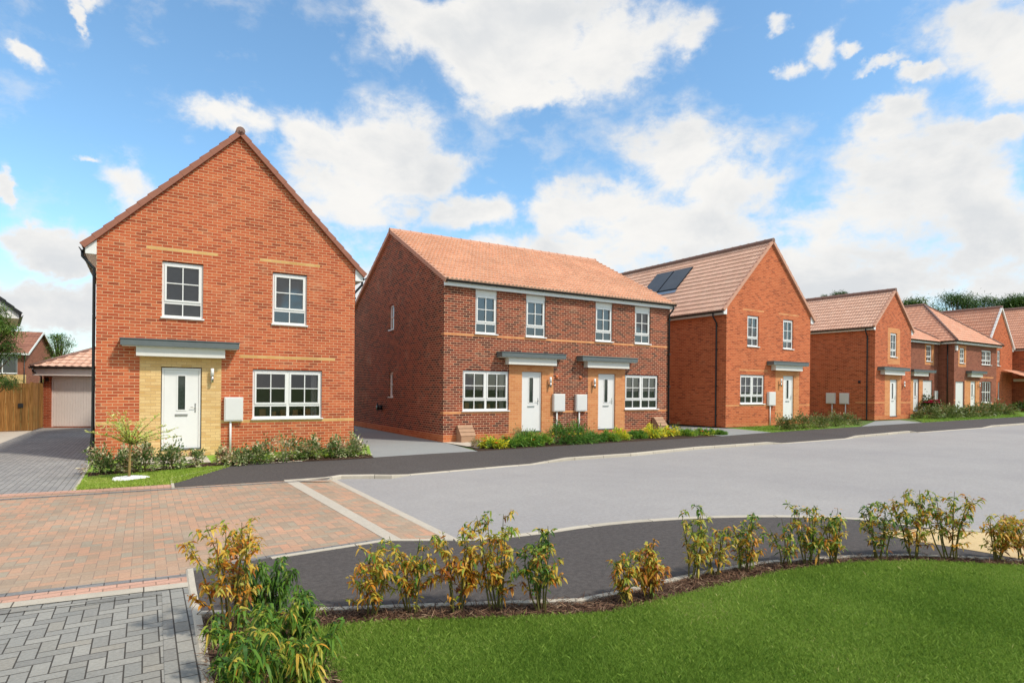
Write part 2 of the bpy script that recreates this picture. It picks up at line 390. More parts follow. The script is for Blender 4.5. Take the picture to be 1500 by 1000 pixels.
# far footway
FI = [(253.5,700.3),(340,681.2),(443,675.3),(500,672.7),(560,668.6),(633,664),(700,660.4),(790,654.7),(864,650),(960,644.5),(1072,637.6),(1138,632.6),(1205,628),(1267,624),(1350,618.6),(1447,613),(1500,609.7),(1560,606.6),(1700,600.8)]
fi = [at(x, y) for x, y in FI]
def nearest_on(poly, p):
    best = None
    for i in range(len(poly)-1):
        a, c = poly[i], poly[i+1]; d = c-a; t = max(0, min(1, ((p.x-a.x)*d.x+(p.y-a.y)*d.y)/(d.x*d.x+d.y*d.y)))
        q = a+d*t; k = (q.x-p.x)**2+(q.y-p.y)**2
        if best is None or k < best[0]: best = (k, q)
    return best[1]
def footway():
    outer = [(inset(p, i, fk, .125), FKT[i]) for i, p in enumerate(fk)][3:]
    inner = [nearest_on(fi, p) for p, _ in outer]
    sheet('pavement', [(256.5,713.2),(300,710.6),(340,708.2),(380,705.8),(416,704.2),(450,701.6),(481,699.9),outer[0][0],inner[0],(443,675.3),(340,681.2),(253.5,700.3)], M['foot'], -.002)
    b = MB()
    for i in range(len(outer)-1):
        P = []
        for (q, z) in ((outer[i][0], outer[i][1]), (outer[i+1][0], outer[i+1][1]), (inner[i+1], 0), (inner[i], 0)):
            P.append((q.x, q.y, G(q.x, q.y)+z-.002))
        b.add(P, [(0,1,2,3)], 0, [[st(p[0], p[1]) for p in P]])
    b.build('pavement', M['foot'])['kind'] = 'structure'
footway()
# road and paving
NK = [(664,789.8),(742,784),(800,777.6),(840,771.5),(885,766.2),(930,762),(998,757.6),(1045,755.8),(1089,755),(1132,754.7),(1175,755.2),(1234,757.4),(1285,760.8),(1338,768.4),(1373,772.2),(1424,775.6),(1500,780),(1600,785),(1800,797)]
nk = [at(x, y, 0) for x, y in NK]
road_px = [at(488,702.5,RD)]+[p+Vector((0,0,0)) for p in fk[3:]]+[at(1900,604),at(2300,640),at(2300,830)]+list(reversed(nk))
sheet('road', road_px, M['road'], RD)
bl = at(-600, 757); br = at(255, 713.6)
Lc = [at(-600, 757), at(0, 723.6), at(106, 718.3), at(252, 708.5), at(256,713.2), at(416, 703.6), at(436, 702.6)]
sheet('block_paving', [(-600,757),(0,723.6),(106,718.3),(252,708.5),(256,713.6),(416,703.8),(566,790),(395,816.6),(278,836),(276,853),(0,884),(-600,952)], M['redpave'], -.004)
sheet('block_paving', [(430,703.2),(489,702.4),(661,789.9),(588,790.2)], M['redpave'], dzs=[-.004,RD+.006,RD+.006,-.004])
# flush concrete strips across the paving
sheet('kerb', [(416,703.8),(434,702.9),(590,790.2),(566,790.2)], M['kerb'], -.0005)
sheet('kerb', [(484,702.6),(493,702.2),(672,789.4),(655,789.9)], M['kerb'], RD+.012)
# border rows of the paving
a, b_ = at(-600, 757), at(254, 709.6)
strip('paving_border', a, b_, -.30, -.0, M['redrow'], .0005)
strip('paving_border', at(-600,768), at(256, 714.5), -.12, -.0, M['greyrow'], .001)
strip('paving_border', at(256,714.5), at(484, 701.4), -.10, -.0, M['greyrow'], .001)
a, b_ = at(-600, 952), at(273, 853)
strip('paving_border', a, b_, 0, .2, M['redrow'], .0005)
strip('paving_border', a, b_, .2, .3, M['greyrow'], .001)
strip('paving_border', at(281,836), at(395,816.6), 0, .1, M['greyrow'], .0005)
strip('paving_border', at(395,816.6), at(566,790.2), 0, .1, M['greyrow'], .0015)
# foreground drive
dA, dB = at(-600, 965.5), at(274.5, 861.5)
sheet('driveway', [(-600,955),(276,855),(278,866),(286,912),(297.5,1000),(322,1130),(-900,1300)], M['greypave'], -.002)
strip('kerb', at(-600,952), at(277,852.4), -.145, .0, M['kerbj'], .004)
strip('driveway_border', dA, dB, -.1, 0, M['greyedge2'], .0025)
e0, e1 = at(275.6, 861.5), at(318.5, 1130)
strip('driveway_border', e0, e1, -.2, 0, M['greyedge'], .003)
# near pavement with its edging
FE = [(292,898.4),(505,891.8),(620,887.2),(684,884.9),(760,882.6),(847,879.6),(904,868.4),(967,853.6),(1040,836.6),(1120,824),(1196,818.4),(1247,815.4),(1323,813.4),(1411,816.5),(1500,821.5),(1650,834),(1900,870)]
fe = [at(x, y) for x, y in FE]
sheet('pavement', [(279,836.4),(395,816.8),(566,790.4),(664,790)]+nk[1:]+list(reversed(fe)), M['foot'], .0)
kerb_line('kerb', nk, [.004]*len(nk), RD-.05, -.11)
kerb_line('kerb', [at(395,816.6), at(566,790.2), at(664,789.8)], [.006]*3, -.06, -.06)
kerb_line('kerb', fe, [.018]*len(fe), -.08, -.05)
kerb_line('kerb', [at(272,834), at(275,860), at(283,912), at(294.5,1000), at(318,1130)], [.012]*5, -.08, .062)
sheet('tactile_paving', [(1287,780.5),(1308,777),(1340,774.5),(1376,774.6),(1424,778.5),(1500,783),(1620,790),(1800,803),(1800,852),(1640,837),(1500,819),(1448,809.4),(1418,804.4),(1324.5,789)], M['buff'], .004)
# planted margin in front: soil, lawn
LB = [(455,924),(490,916),(560,911),(677,907.5),(770,904),(840,901.5),(897,897),(953,882.5),(1010,869),(1067,856),(1120,842.5),(1171,833),(1247,824.6),(1348,821.8),(1424,826),(1500,829.5),(1650,845),(1900,890)]
lb = [at(x, y) for x, y in LB]
sheet('flower_bed', [at(300,898.6)]+fe[1:]+list(reversed(lb))+[at(500,1000), at(560,1180), at(322,1130), at(299,1000)], M['soil'], -.012)
lawn_poly = lb+[at(2300,960), at(2300,1500), at(600,1500), at(560,1180), at(500,1000)]
sheet('lawn', lawn_poly, M['turf'], .0)
# first plot
sheet('driveway', [(62,625),(134,625.5),(128,684),(106,718.4),(0,723.7),(-220,736)], M['drivepave'], -.002)
sheet('path', [(62,625),(-220,736),(-600,757),(-600,640),(0,631)], M['paleslab'], -.003)
kerb_line('kerb', [at(134,672), at(106,718.3)], [.01]*2, -.06, .05)
sheet('lawn', [(110,717.5),(252,708.4),(340,681.4),(443,675.4),(500,672.8),(545,669.6),(540,652),(120,668)], M['turfA'], -.003)
kerb_line('kerb', [at(256,714), at(253.5,700.3), at(340,681.2), at(443,675.3)], [.012]*4, -.06, .05)
sheet('flower_bed', [(128,698),(184,693.5),(253,687.5),(310,682.5),(344,681.4),(443,675.6),(500,673.1),(548,669.9),(540,664.8),(500,668.2),(443,671),(344,675.6),(310,677.4),(253,682.5),(184,688),(130,692)], M['soil'], .004)
sheet('path', [(190,680.6),(309,676.5),(302,667.5),(196,670.5)], M['paleslab'], .012)
sheet('driveway', [(545,669.7),(560,668.7),(633,664.1),(700,660.5),(651,647.7),(648,647.6),(519,623.5),(500,620),(517,656),(530,662)], M['concrete'], -.004)
sheet('path', [(648,647.4),(700,645),(735,648),(700,656)], M['paleslab'], .006)
sheet('flower_bed', [(684,650.6),(700,660.4),(790,654.8),(864,650.1),(960,644.6),(1058,638.4),(1040,636),(985,629),(975,629)], M['soil'], -.005)
sheet('driveway', [(1058,638.4),(1130,633),(1075,627.5),(1063,627),(980,622.5),(960,628),(1020,635)], M['concrete'], -.003)
sheet('lawn', [(1130,633),(1205,628),(1262,624.3),(1240,616),(1185,612),(1063,627)], M['turf'], -.0035)
sheet('path', [(1262,624.4),(1352,618.6),(1318,615),(1282,616.6)], M['concrete'], -.002)
sheet('lawn', [(1352,618.6),(1447,613.1),(1500,609.8),(1560,606.7),(1480,600),(1333,610)], M['turf'], -.006)
sheet('garden_ground', [p-Vector((0,0,0)) for p in fi[1:]]+[at(1700,588), at(1000,592), at(500,600), at(420,640)], M['field'], -.03)
# ------------------------------------------------------------------ house kit
FRONT = lambda u0=0, v0=0: (lambda s, d, z: (u0+s, v0-d, z))            # face looking down the street side
LEFT = lambda u0=0, v0=0: (lambda s, d, z: (u0-d, v0+s, z))             # flank looking left, s runs backwards
RIGHT = lambda u0=0, v0=0: (lambda s, d, z: (u0+d, v0+s, z))
BACK = lambda u0=0, v0=0: (lambda s, d, z: (u0+s, v0+d, z))
def wall_face(b, T, w, h, openings, zones, base=0, reveal=.10, apex=None, z0=0):
    """openings (s0,s1,z0,z1); zones (s0,s1,z0,z1,mat); apex (s, z) for a gable top"""
    xs = {0, w}; zs = {z0, h}
    for o in list(openings)+[z[:4] for z in zones]:
        xs |= {max(0, o[0]), min(w, o[1])}; zs |= {max(z0, o[2]), min(h, o[3])}
    xs = sorted(xs); zs = sorted(zs)
    old = b.T; b.T = T
    for i in range(len(xs)-1):
        for j in range(len(zs)-1):
            a, c, e, f = xs[i], xs[i+1], zs[j], zs[j+1]
            if c-a < 1e-5 or f-e < 1e-5: continue
            mx, mz = (a+c)/2, (e+f)/2
            if any(o[0] < mx < o[1] and o[2] < mz < o[3] for o in openings): continue
            m = base
            for z in zones:
                if z[0] < mx < z[1] and z[2] < mz < z[3]: m = z[4]
            b.add([(a,0,e),(c,0,e),(c,0,f),(a,0,f)], [(0,1,2,3)], m, [[(a,e),(c,e),(c,f),(a,f)]])
    for (a, c, e, f) in openings:
        m = base
        for z in zones:
            if z[0] <= a-.01 and c+.01 <= z[1] and z[2] <= (e+f)/2 <= z[3]: m = z[4]
        d = -reveal
        b.add([(a,0,e),(a,d,e),(a,d,f),(a,0,f)], [(0,1,2,3)], m, [[(a,e),(a+d,e),(a+d,f),(a,f)]])
        b.add([(c,0,e),(c,d,e),(c,d,f),(c,0,f)], [(0,1,2,3)], m, [[(c,e),(c+d,e),(c+d,f),(c,f)]])
        b.add([(a,0,f),(c,0,f),(c,d,f),(a,d,f)], [(0,1,2,3)], m, [[(a,f),(c,f),(c,f+.1),(a,f+.1)]])
        b.add([(a,0,e),(c,0,e),(c,d,e),(a,d,e)], [(0,1,2,3)], m, [[(a,e),(c,e),(c,e-.1),(a,e-.1)]])
    if apex:
        gz = [z for z in zones if z[2] >= h]                             # headers up in the gable
        s, za = apex
        cuts = sorted({h, za} | {z[2] for z in gz} | {z[3] for z in gz})
        L = lambda z: s*(z-h)/(za-h); Rr = lambda z: w-(w-s)*(z-h)/(za-h)
        for j in range(len(cuts)-1):
            e, f = cuts[j], cuts[j+1]
            bx = [(L(e), L(f), Rr(f), Rr(e), base)]
            for z in gz:
                if z[2] <= e+1e-6 and z[3] >= f-1e-6:
                    nb = []
                    for q in bx:
                        if q[0] < z[0] < q[3] and q[4] == base:
                            nb += [(q[0], q[1], z[0], z[0], base), (z[0], z[0], z[1], z[1], z[4]), (z[1], z[1], q[2], q[3], base)]
                        else: nb.append(q)
                    bx = nb
            for q in bx:
                P = [(q[0],0,e),(q[3],0,e),(q[2],0,f),(q[1],0,f)]
                if abs(q[2]-q[1]) < 1e-6: P = P[:3]
                b.add(P, [tuple(range(len(P)))], q[4], [[(p[0], p[2]) for p in P]])
    b.T = old
def window(H, T, s0, s1, z0, z1, cols=1, style='casement', recess=.055, sill=.04, sillout=.05, inside=None, head=0, bars=True, label=None):
    """white framed window as a part of H with pane and sill as sub-parts"""
    w = s1-s0; h = z1-z0-head; f = .055; d0, d1 = -recess-.06, -recess
    b = MB(T)
    if head:   # white infill panel between window head and fascia
        b.box(s0, s1, d0+.02, d1+.01, z1-head+.002, z1)
    zt = z1-head
    b.box(s0, s0+f, d0, d1, z0, zt); b.box(s1-f, s1, d0, d1, z0, zt)
    b.box(s0+f, s1-f, d0, d1, zt-f, zt); b.box(s0+f, s1-f, d0, d1, z0, z0+f)
    if style == 'casement': tr = [z0+h*.27]
    elif style == 'tall': tr = [z0+h*.5]
    else: tr = []
    for t in tr: b.box(s0+f, s1-f, d0+.002, d1-.002, t-.03, t+.03)
    cx = [s0+f+(w-2*f)*k/cols for k in range(cols+1)]
    for k in range(1, cols): b.box(cx[k]-.035, cx[k]+.035, d0+.004, d1+.002, z0+f, zt-f)
    lz = [z0+f]+[t for t in tr]+[zt-f]
    for k in range(cols):
        a = cx[k]+(.035 if k else 0); c = cx[k+1]-(.035 if k < cols-1 else 0)
        if style == 'casement':      # opening sash over a fixed light
            e, g = tr[0]+.03, zt-f; q = .045
            b.box(a, a+q, d0, d1+.018, e, g); b.box(c-q, c, d0, d1+.018, e, g)
            b.box(a+q, c-q, d0, d1+.018, g-q, g); b.box(a+q, c-q, d0, d1+.018, e, e+q)
            if bars:
                m = (a+c)/2; b.box(m-.012, m+.012, d0+.02, d1+.006, e+q, g-q); b.box(m-.012, m+.012, d0+.02, d1-.002, z0+f, tr[0]-.03)
                mz = (e+g)/2; b.box(a+q, m-.012, d0+.02, d1+.005, mz-.012, mz+.012); b.box(m+.012, c-q, d0+.02, d1+.005, mz-.012, mz+.012)
        elif style == 'narrow':
            mz = z0+h*.5; b.box(a, c, d0+.01, d1+.006, mz-.014, mz+.014)
        elif style == 'tall' and bars:
            m = (a+c)/2; b.box(m-.012, m+.012, d0+.02, d1+.006, z0+f, zt-f)
    W = b.build('window', M['white'], H)
    if label: W['label'] = label
    g = MB(T); g.quad((s0+f,d0+.03,z0+f),(s1-f,d0+.03,z0+f),(s1-f,d0+.03,zt-f),(s0+f,d0+.03,zt-f)); g.build('pane', M['glass'], W)
    if sill:
        k = MB(T); k.box(s0-.03, s1+.03, d1+.001, sillout, z0-.035, z0); k.build('sill', M['white'], W)
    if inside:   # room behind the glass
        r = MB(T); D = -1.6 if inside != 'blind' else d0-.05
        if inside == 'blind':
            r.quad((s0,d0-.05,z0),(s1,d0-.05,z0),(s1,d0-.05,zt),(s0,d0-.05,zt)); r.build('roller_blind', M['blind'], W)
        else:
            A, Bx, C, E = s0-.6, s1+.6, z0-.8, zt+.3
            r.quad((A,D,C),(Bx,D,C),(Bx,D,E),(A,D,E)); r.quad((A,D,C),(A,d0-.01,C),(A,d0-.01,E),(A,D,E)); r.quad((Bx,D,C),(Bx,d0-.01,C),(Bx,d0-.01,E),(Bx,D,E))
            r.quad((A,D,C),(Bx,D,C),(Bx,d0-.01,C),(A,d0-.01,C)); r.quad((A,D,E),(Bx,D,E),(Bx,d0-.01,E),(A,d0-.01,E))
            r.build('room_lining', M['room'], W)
            if inside in ('kitchen', 'curtain'):
                c = MB(T)
                for side in ((s1-f-.20, s1-f-.02),) if inside == 'kitchen' else ((s0+f, s0+f+.16), (s1-f-.16, s1-f)):
                    n = 10; a, e = side
                    P = [(a+(e-a)*i/n, d0-.10-.025*math.sin(i*2.1), z) for z in (z0+.02, zt-.02) for i in range(n+1)]
                    c.add(P, [(i, i+1, n+2+i, n+1+i) for i in range(n)], 0)
                c.build('curtain', M['curtain'], W)
            if inside == 'kitchen':
                k = MB(T); kw = w
                for fx, ww, hh in ((.12,.16,.19),(.30,.10,.12),(.42,.14,.17),(.60,.13,.16),(.78,.15,.19)):
                    k.box(s0+kw*fx, s0+kw*fx+ww, d0-.30, d0-.16, z0+f-.04, z0+f+hh)
                k.box(s0+.02, s1-.02, d0-.42, d0-.03, z0+f-.07, z0+f-.04)
                k.build('window_shelf', M['kraft'], W)
    return W
def door(H, T, s0, s1, z0, z1, hand=1, recess=.05):
    f = .05; d0, d1 = -recess-.06, -recess
    b = MB(T); b.box(s0, s0+f, d0, d1, z0, z1); b.box(s1-f, s1, d0, d1, z0, z1); b.box(s0+f, s1-f, d0, d1, z1-f, z1)
    a, c = s0+f+.004, s1-f-.004; e, g = z0+.035, z1-f-.004; L = d1-.016
    # leaf in pieces round the slim glazing so its rebate is real
    m = (a+c)/2-.0*hand; gw = .085; gz0, gz1 = z0+(z1-z0)*.49, z1-.20
    D = b.build('door', M['doorwhite'], H)
    l = MB(T)
    l.box(a, m-gw, d0, L, e, g); l.box(m+gw, c, d0, L, e, g); l.box(m-gw, m+gw, d0, L, gz1, g); l.box(m-gw, m+gw, d0, L, e, gz0)
    for (x0, x1, y0, y1) in ((m-gw-.03, m-gw+.005, gz0-.03, gz1+.03), (m+gw-.005, m+gw+.03, gz0-.03, gz1+.03)): l.box(x0, x1, L, L+.012, y0, y1)
    l.box(m-gw+.005, m+gw-.005, L, L+.012, gz1, gz1+.03); l.box(m-gw+.005, m+gw-.005, L, L+.012, gz0-.03, gz0)
    l.build('door_leaf', M['doorwhite'], D)
    g_ = MB(T); g_.quad((m-gw,L-.02,gz0),(m+gw,L-.02,gz0),(m+gw,L-.02,gz1),(m-gw,L-.02,gz1))
    for z in (gz0+.06, gz1-.06): g_.box(m-gw, m+gw, L-.019, L-.014, z-.004, z+.004)
    g_.build('glazing', M['doorglass'], D)
    k = MB(T); k.box(m-.14, m+.14, L, L+.018, gz0-.16, gz0-.11); k.build('letter_box', M['steel'], D)
    hx = c-.07 if hand > 0 else a+.07
    k = MB(T); k.box(hx-.015, hx+.015, L, L+.01, z0+.95, z0+1.18); k.tube([(hx, L+.01, z0+1.08), (hx, L+.05, z0+1.08), (hx-.11*hand, L+.05, z0+1.08)], .009, 6); k.build('handle', M['steel'], D)
    k = MB(T); k.box(s0, s1, d0, .02, z0, z0+.033); k.build('threshold', M['lead'], D)
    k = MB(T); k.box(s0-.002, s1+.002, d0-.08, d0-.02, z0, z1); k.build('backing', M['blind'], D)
    return D
def canopy(H, T, s0, s1, z, proj=.50, box=None, bh=.24):
    """flat grey canopy on a cream box; z = underside of the slab"""
    b = MB(T); b.box(s0, s1, .002, proj, z, z+.15); b.box(s0-.02, s1+.02, .002, proj+.02, z+.15, z+.175)
    C = b.build('door_canopy', M['lead'], H, .006)
    k = MB(T); k.box(s0+.03, s1-.03, .002, proj-.03, z-.014, z-.001); k.build('soffit', M['cream'], C)
    k = MB(T); bs0, bs1 = box; k.box(bs0, bs1, .003, proj-.12, z-bh, z-.016); k.build('fascia', M['cream'], C)
    return C
def lamp(H, T, s, z):
    b = MB(T); b.tube([(s, .10, z-.17), (s, .10, z-.01)], .036, 12); b.box(s-.03, s+.03, 0, .09, z-.12, z-.06)
    L = b.build('wall_lamp', M['steel'], H)
    k = MB(T); k.tube([(s, .10, z-.009), (s, .10, z+.19)], .04, 12); k.build('lamp_shade', M['white'], L)
def meter(H, T, s0, s1, z0, z1, pipe=True):
    b = MB(T); b.box(s0, s1, .001, .12, z0, z1); b.box(s0+.025, s1-.025, .12, .132, z0+.03, z1-.03)
    B = b.build('meter_box', M['meter'], H, .006)
    if pipe:
        k = MB(T); k.tube([((s0+s1)/2-.07, .05, 0.02), ((s0+s1)/2-.07, .05, z0-.001)], .028, 8); k.build('conduit', M['meter'], B)
def downpipe(H, pts, name='downpipe'):
    b = MB(); b.tube(pts, .034, 10)
    D = b.build(name, M['black'], H)
    return D
def brackets(D, T, s, zs):
    for z in zs:
        k = MB(T); k.box(s-.05, s+.05, .0, .10, z-.02, z+.02); k.build('bracket', M['black'], D)
def gutter(H, p0, p1, r=.06):
    b = MB(); p0, p1 = Vector(p0), Vector(p1); d = (p1-p0).normalized(); n = Vector((0,0,1)).cross(d)
    K = 8; V = []
    for p in (p0, p1):
        for rr in (r, r-.012):
            for k in range(K+1):
                t = math.pi+math.pi*k/K; V.append(tuple(p+n*math.cos(t)*rr+Vector((0,0,math.sin(t)*rr))))
    q = K+1; Fc = []
    for k in range(K):
        Fc += [(k, k+1, 2*q+k+1, 2*q+k), (q+k, q+k+1, 3*q+k+1, 3*q+k), (k, k+1, q+k+1, q+k), (2*q+k, 2*q+k+1, 3*q+k+1, 3*q+k)]
    b.add(V, Fc, 0)
    L = (p1-p0).length; nb = int(L/.9)
    for i in range(nb+1):
        c = p0+d*(L*i/max(1, nb)); b.tube([c+n*(-r-.004)+Vector((0,0,.005)), c+Vector((0,0,-r-.006)), c+n*(r+.004)+Vector((0,0,.005))], .013, 5)
    return b.build('gutter', M['black'], H)
def slope_tiles(b, P0, U, Sd, L, n, lo=None, hi=None, gauge=.325, roll=.15, amp=.022, per=5, lip=.03, uvk=0):
    """tile courses on a slope. P0 eave start, U unit along eave, Sd unit up-slope, n courses; lo/hi(t) clip"""
    U = Vector(U); Sd = Vector(Sd); N = U.cross(Sd).normalized()
    if N.z < 0: N = -N
    P0 = Vector(P0); ds = roll/per
    for c in range(n):
        t0 = c*gauge; t1 = t0+gauge+.02
        a = lo(t0+gauge*.5) if lo else 0; e = hi(t0+gauge*.5) if hi else L
        if e-a < .02: continue
        k0, k1 = math.ceil(a/ds-1e-6), math.floor(e/ds+1e-6)
        ss = [a]+[k*ds for k in range(k0, k1+1) if a+1e-4 < k*ds < e-1e-4]+[e]
        m = len(ss); V = []; 
        for (t, h, dn) in ((t0, lip, -lip-.02), (t0, lip, 0), (t1, 0, 0)):
            for s in ss:
                ph = (s % roll)/roll
                pr = amp*max(0, math.sin(math.pi*min(1, ph/.62)))**.8 if ph < .62 else -amp*.15
                if dn: V.append(tuple(P0+U*s+Sd*t+N*(-.012)))
                else: V.append(tuple(P0+U*s+Sd*t+N*(h+pr)))
        Fc = []; uv = []
        for r in (0, 1):
            for i in range(m-1):
                Fc.append((r*m+i, r*m+i+1, (r+1)*m+i+1, (r+1)*m+i))
                sm = (ss[i]+ss[i+1])/2/(2*roll)+.01
                uv.append([(sm, c+.5+uvk)]*4)
        b.add(V, Fc, 0, uv)
def ridge(H, p0, p1, r=.12, mat=None, caps=True, seg=.45):
    p0, p1 = Vector(p0), Vector(p1); L = (p1-p0).length; d = (p1-p0)/L; b = MB()
    n = max(1, round(L/seg))
    for i in range(n):
        a = p0+d*(L*i/n); e = p0+d*(L*(i+1)/n+.0)
        b.tube([a, a+(e-a)*.93, a+(e-a)*.94, e], [r, r, r+.014, r+.014], 12, 0, True, False)
    o = b.build('ridge_tiles', mat or M['ridgecap'], H)
    return o
def gable_house(name, loc, th, W, D, ez, az, label, cat, brickm, tile, vergem, zones, openings, gauge=.325, slab=True, left_ops=(), eo=.22, fas=.24, amp=.022, lz=(), group=None, ridge_z=None):
    """gable to the street; ridge runs back. ez = rake foot height, az = brick apex height"""
    H = thing(name, loc, th, label, cat, group)
    b = MB()
    wall_face(b, FRONT(), W, ez, openings, zones, apex=(W/2, az))
    wall_face(b, LEFT(), D, ez-.12, left_ops, list(lz)); wall_face(b, RIGHT(W), D, ez-.12, (), [z for z in lz])
    wall_face(b, BACK(0, D), W, ez, (), (), apex=(W/2, az))
    b.build('wall', [brickm, M['yellowband'], M['yellow'], M['plinth'], M['orangepanel'], M['glass']], H)
    # slopes
    half = W/2; rise = az-ez; ang = math.atan2(rise, half); rake = math.hypot(half, rise)
    off = .07; oz = off/math.cos(ang)                         # tiles stand off the rake
    for sgn in (-1, 1):
        b = MB(); e = eo+.06
        x0 = (0-e) if sgn < 0 else W+e
        z0 = ez+oz-e*math.tan(ang)
        Ln = (half+e)/math.cos(ang); n = math.ceil(Ln/gauge)
        gg = Ln/n
        Sd = (math.cos(ang)*(1 if sgn < 0 else -1), 0, math.sin(ang))
        slope_tiles(b, (x0, -.06, z0), (0, 1, 0), Sd, D+.12, n, gauge=gg, amp=amp, uvk=50 if sgn > 0 else 0)
        b.add([(x0,-.05,z0-.03),(x0,D+.05,z0-.03),(W/2,D+.05,az+oz-.03),(W/2,-.05,az+oz-.03)], [(0,1,2,3)], 0)
        b.build('roof_slope', tile, H)
        # verge caps along the rake at the front and back
        S3 = Vector(Sd); Nn = Vector((-math.sin(ang)*(1 if sgn < 0 else -1), 0, math.cos(ang)))
        for yy in (-.10, D+.0):
            v = MB()
            for c in range(n):
                a = Vector((x0, yy, z0))+S3*(c*gg); e2 = a+S3*(gg*1.02)
                P = []
                for q, lift in ((a, .075), (e2, .05)):
                    for dy in (0, .11):
                        P.append(q+Vector((0,dy,0))+Nn*lift)
                    for dy in (0, .11):
                        P.append(q+Vector((0,dy,0))-Nn*.065)
                v.add([tuple(p) for p in P], [(0,1,5,4),(2,0,4,6),(0,2,3,1),(4,5,7,6),(3,2,6,7),(1,3,7,5)], 0)
            v.build('verge', vergem, H)
        # fascia board, boxed end, soffit, gutter
        f = MB(); fz1 = z0-.02; fz0 = fz1-fas*.62; xx = (-eo, -eo+.02) if sgn < 0 else (W+eo-.02, W+eo)
        f.box(xx[0], xx[1], 0.0, D, fz0, fz1)
        xs = (-eo+.021, -.002) if sgn < 0 else (W+.002, W+eo-.021)
        f.box(xs[0], xs[1], .02, D, fz0, fz0+.015)
        tz = fz1+math.tan(ang)*(eo-.01)-.02
        P = [(xx[0] if sgn < 0 else xx[1], 0, fz0), ((0 if sgn < 0 else W)-.001*sgn*-1, 0, fz0), (0 if sgn < 0 else W, 0, tz), (xx[0] if sgn < 0 else xx[1], 0, fz1)]
        for yy in (-.02, .0): pass
        f.add([(p[0], -.022, p[2]) for p in P]+[(p[0], -.004, p[2]) for p in P], [(0,1,2,3),(4,7,6,5),(0,4,5,1),(1,5,6,2),(2,6,7,3),(3,7,4,0)], 0)
        f.build('fascia', M['white'], H)
        gx = -eo-.065 if sgn < 0 else W+eo+.065
        gutter(H, (gx, 0, fz1-.02), (gx, D, fz1-.02))
    rz = az+oz+.03
    ridge(H, (W/2, -.10, rz), (W/2, D+.1, rz), .115, M['ridgecap'])
    return H
YB, YP, PL, OP = 1, 2, 3, 4
def pz(loc): return loc
PX = lambda X, Y, b: (X, Y, b+EYE)
# ------------------------------------------------------------------ house A (near, gabled)
mats5 = ['brickA']
A = gable_house('detached_house', (-9.9464, 14.454, .022), .5461, 6.24, 9.0, 5.257, 8.403,
    'nearest orange brick gabled house with yellow brick door surround', 'house', M['brickA'], M['tileA'], M['verge'],
    [(0,.896,.825,.9,YB),(2.722,6.24,.825,.9,YB),(3.17,5.68,2.55,2.625,YB),(.896,2.722,-.3,2.55,YP),
     (1.02,2.62,5.175,5.25,YB),(3.64,5.23,5.175,5.25,YB),(0,.896,-.3,.0,PL),(2.722,6.24,-.3,.0,PL)],
    [(1.36,2.28,3.48,4.93),(3.97,4.88,3.48,4.93),(3.486,5.318,.90,2.265),(1.356,2.267,.169,2.269)], amp=.012)
T = FRONT()
for nm, a, e in (('w', 1.36, 2.28), ('w', 3.97, 4.88)):
    window(A, T, a, e, 3.515, 4.90, inside='blind')
window(A, T, 3.486, 5.318, .935, 2.24, cols=2, inside='kitchen')
door(A, T, 1.375, 2.25, .169, 2.245, hand=1)
canopy(A, T, .50, 3.10, 2.755, .38, (.82, 2.78))
lamp(A, T, 2.50, 2.06); meter(A, T, 2.79, 3.24, .88, 1.51)
def side_pipe(H, W, side, v, ez, ang_t, eo=.22):
    """downpipe with a swan neck from the gutter of a gabled house"""
    x0 = -eo-.065 if side < 0 else W+eo+.065; x1 = -.05 if side < 0 else W+.05
    z = ez+.09-(eo+.06)*ang_t-.07
    D = downpipe(H, [(x0, v, z), (x0, v, z-.14), (x1, v, z-.42), (x1, v, z-.52), (x1, v, .12), (x1+(.0), v, .02)])
    for zz in (z-.56, 3.4, 1.8, .5):
        k = MB(); k.box(min(x1, 0 if side < 0 else W)-.0, max(x1, 0 if side < 0 else W)+.045*(1 if side > 0 else 0)+.0, v-.05, v+.05, zz-.02, zz+.02)
        k.build('bracket', M['black'], D)
    return D
side_pipe(A, 6.24, -1, .10, 5.257, (8.403-5.257)/3.12)
side_pipe(A, 6.24, 1, .25, 5.257, (8.403-5.257)/3.12)
# ------------------------------------------------------------------ house B (pair under one terracotta roof)
B = thing('semi_detached_pair', (-2.1929, 19.414, .089), .5415, 'brown brick semi-detached pair with two white doors under one terracotta roof', 'house')
BW, BD, BE = 10.0, 9.96, 5.02
b = MB()
OB = 4
bz = [(0,BW,3.45,3.525,OB),(0,2.44,.9,.975,OB),(4.28,5.84,.9,.975,OB),(7.64,BW,.9,.975,OB),(2.44,4.28,-.3,2.57,OB),(5.84,7.64,-.3,2.57,OB),(0,BW,-.3,.225,PL)]
wins_u = [(1.125,1.95),(3.098,3.924),(6.17,6.995),(8.12,8.945)]
ops = [(a, e, 3.53, 5.019) for a, e in wins_u]+[(.683,2.435,.975,2.34),(7.645,9.39,.975,2.34),(2.96,3.79,.245,2.345),(6.33,7.16,.245,2.345)]
wall_face(b, FRONT(), BW, BE, ops, bz)
az_ = 7.75; bre = 5.20
def gable_side(b, T, ops, zones):
    wall_face(b, T, BD, bre, ops, zones, apex=(BD/2, az_))
gable_side(b, LEFT(), [(4.66,5.16,3.97,4.97),(4.66,5.12,1.35,2.36)], [(0,.24,3.45,3.525,OB),(0,.24,.9,.975,OB),(0,BD,-.3,.225,PL)])
gable_side(b, RIGHT(BW), [], [(0,BD,-.3,.225,PL)])
wall_face(b, BACK(0, BD), BW, bre, [], [])
b.build('wall', [M['brickB'], M['yellowband'], M['yellow'], M['plinth'], M['orangepanel']], B)
for i, (a, e) in enumerate(wins_u): window(B, FRONT(), a, e, 3.565, 5.015, head=.16, inside='blind')
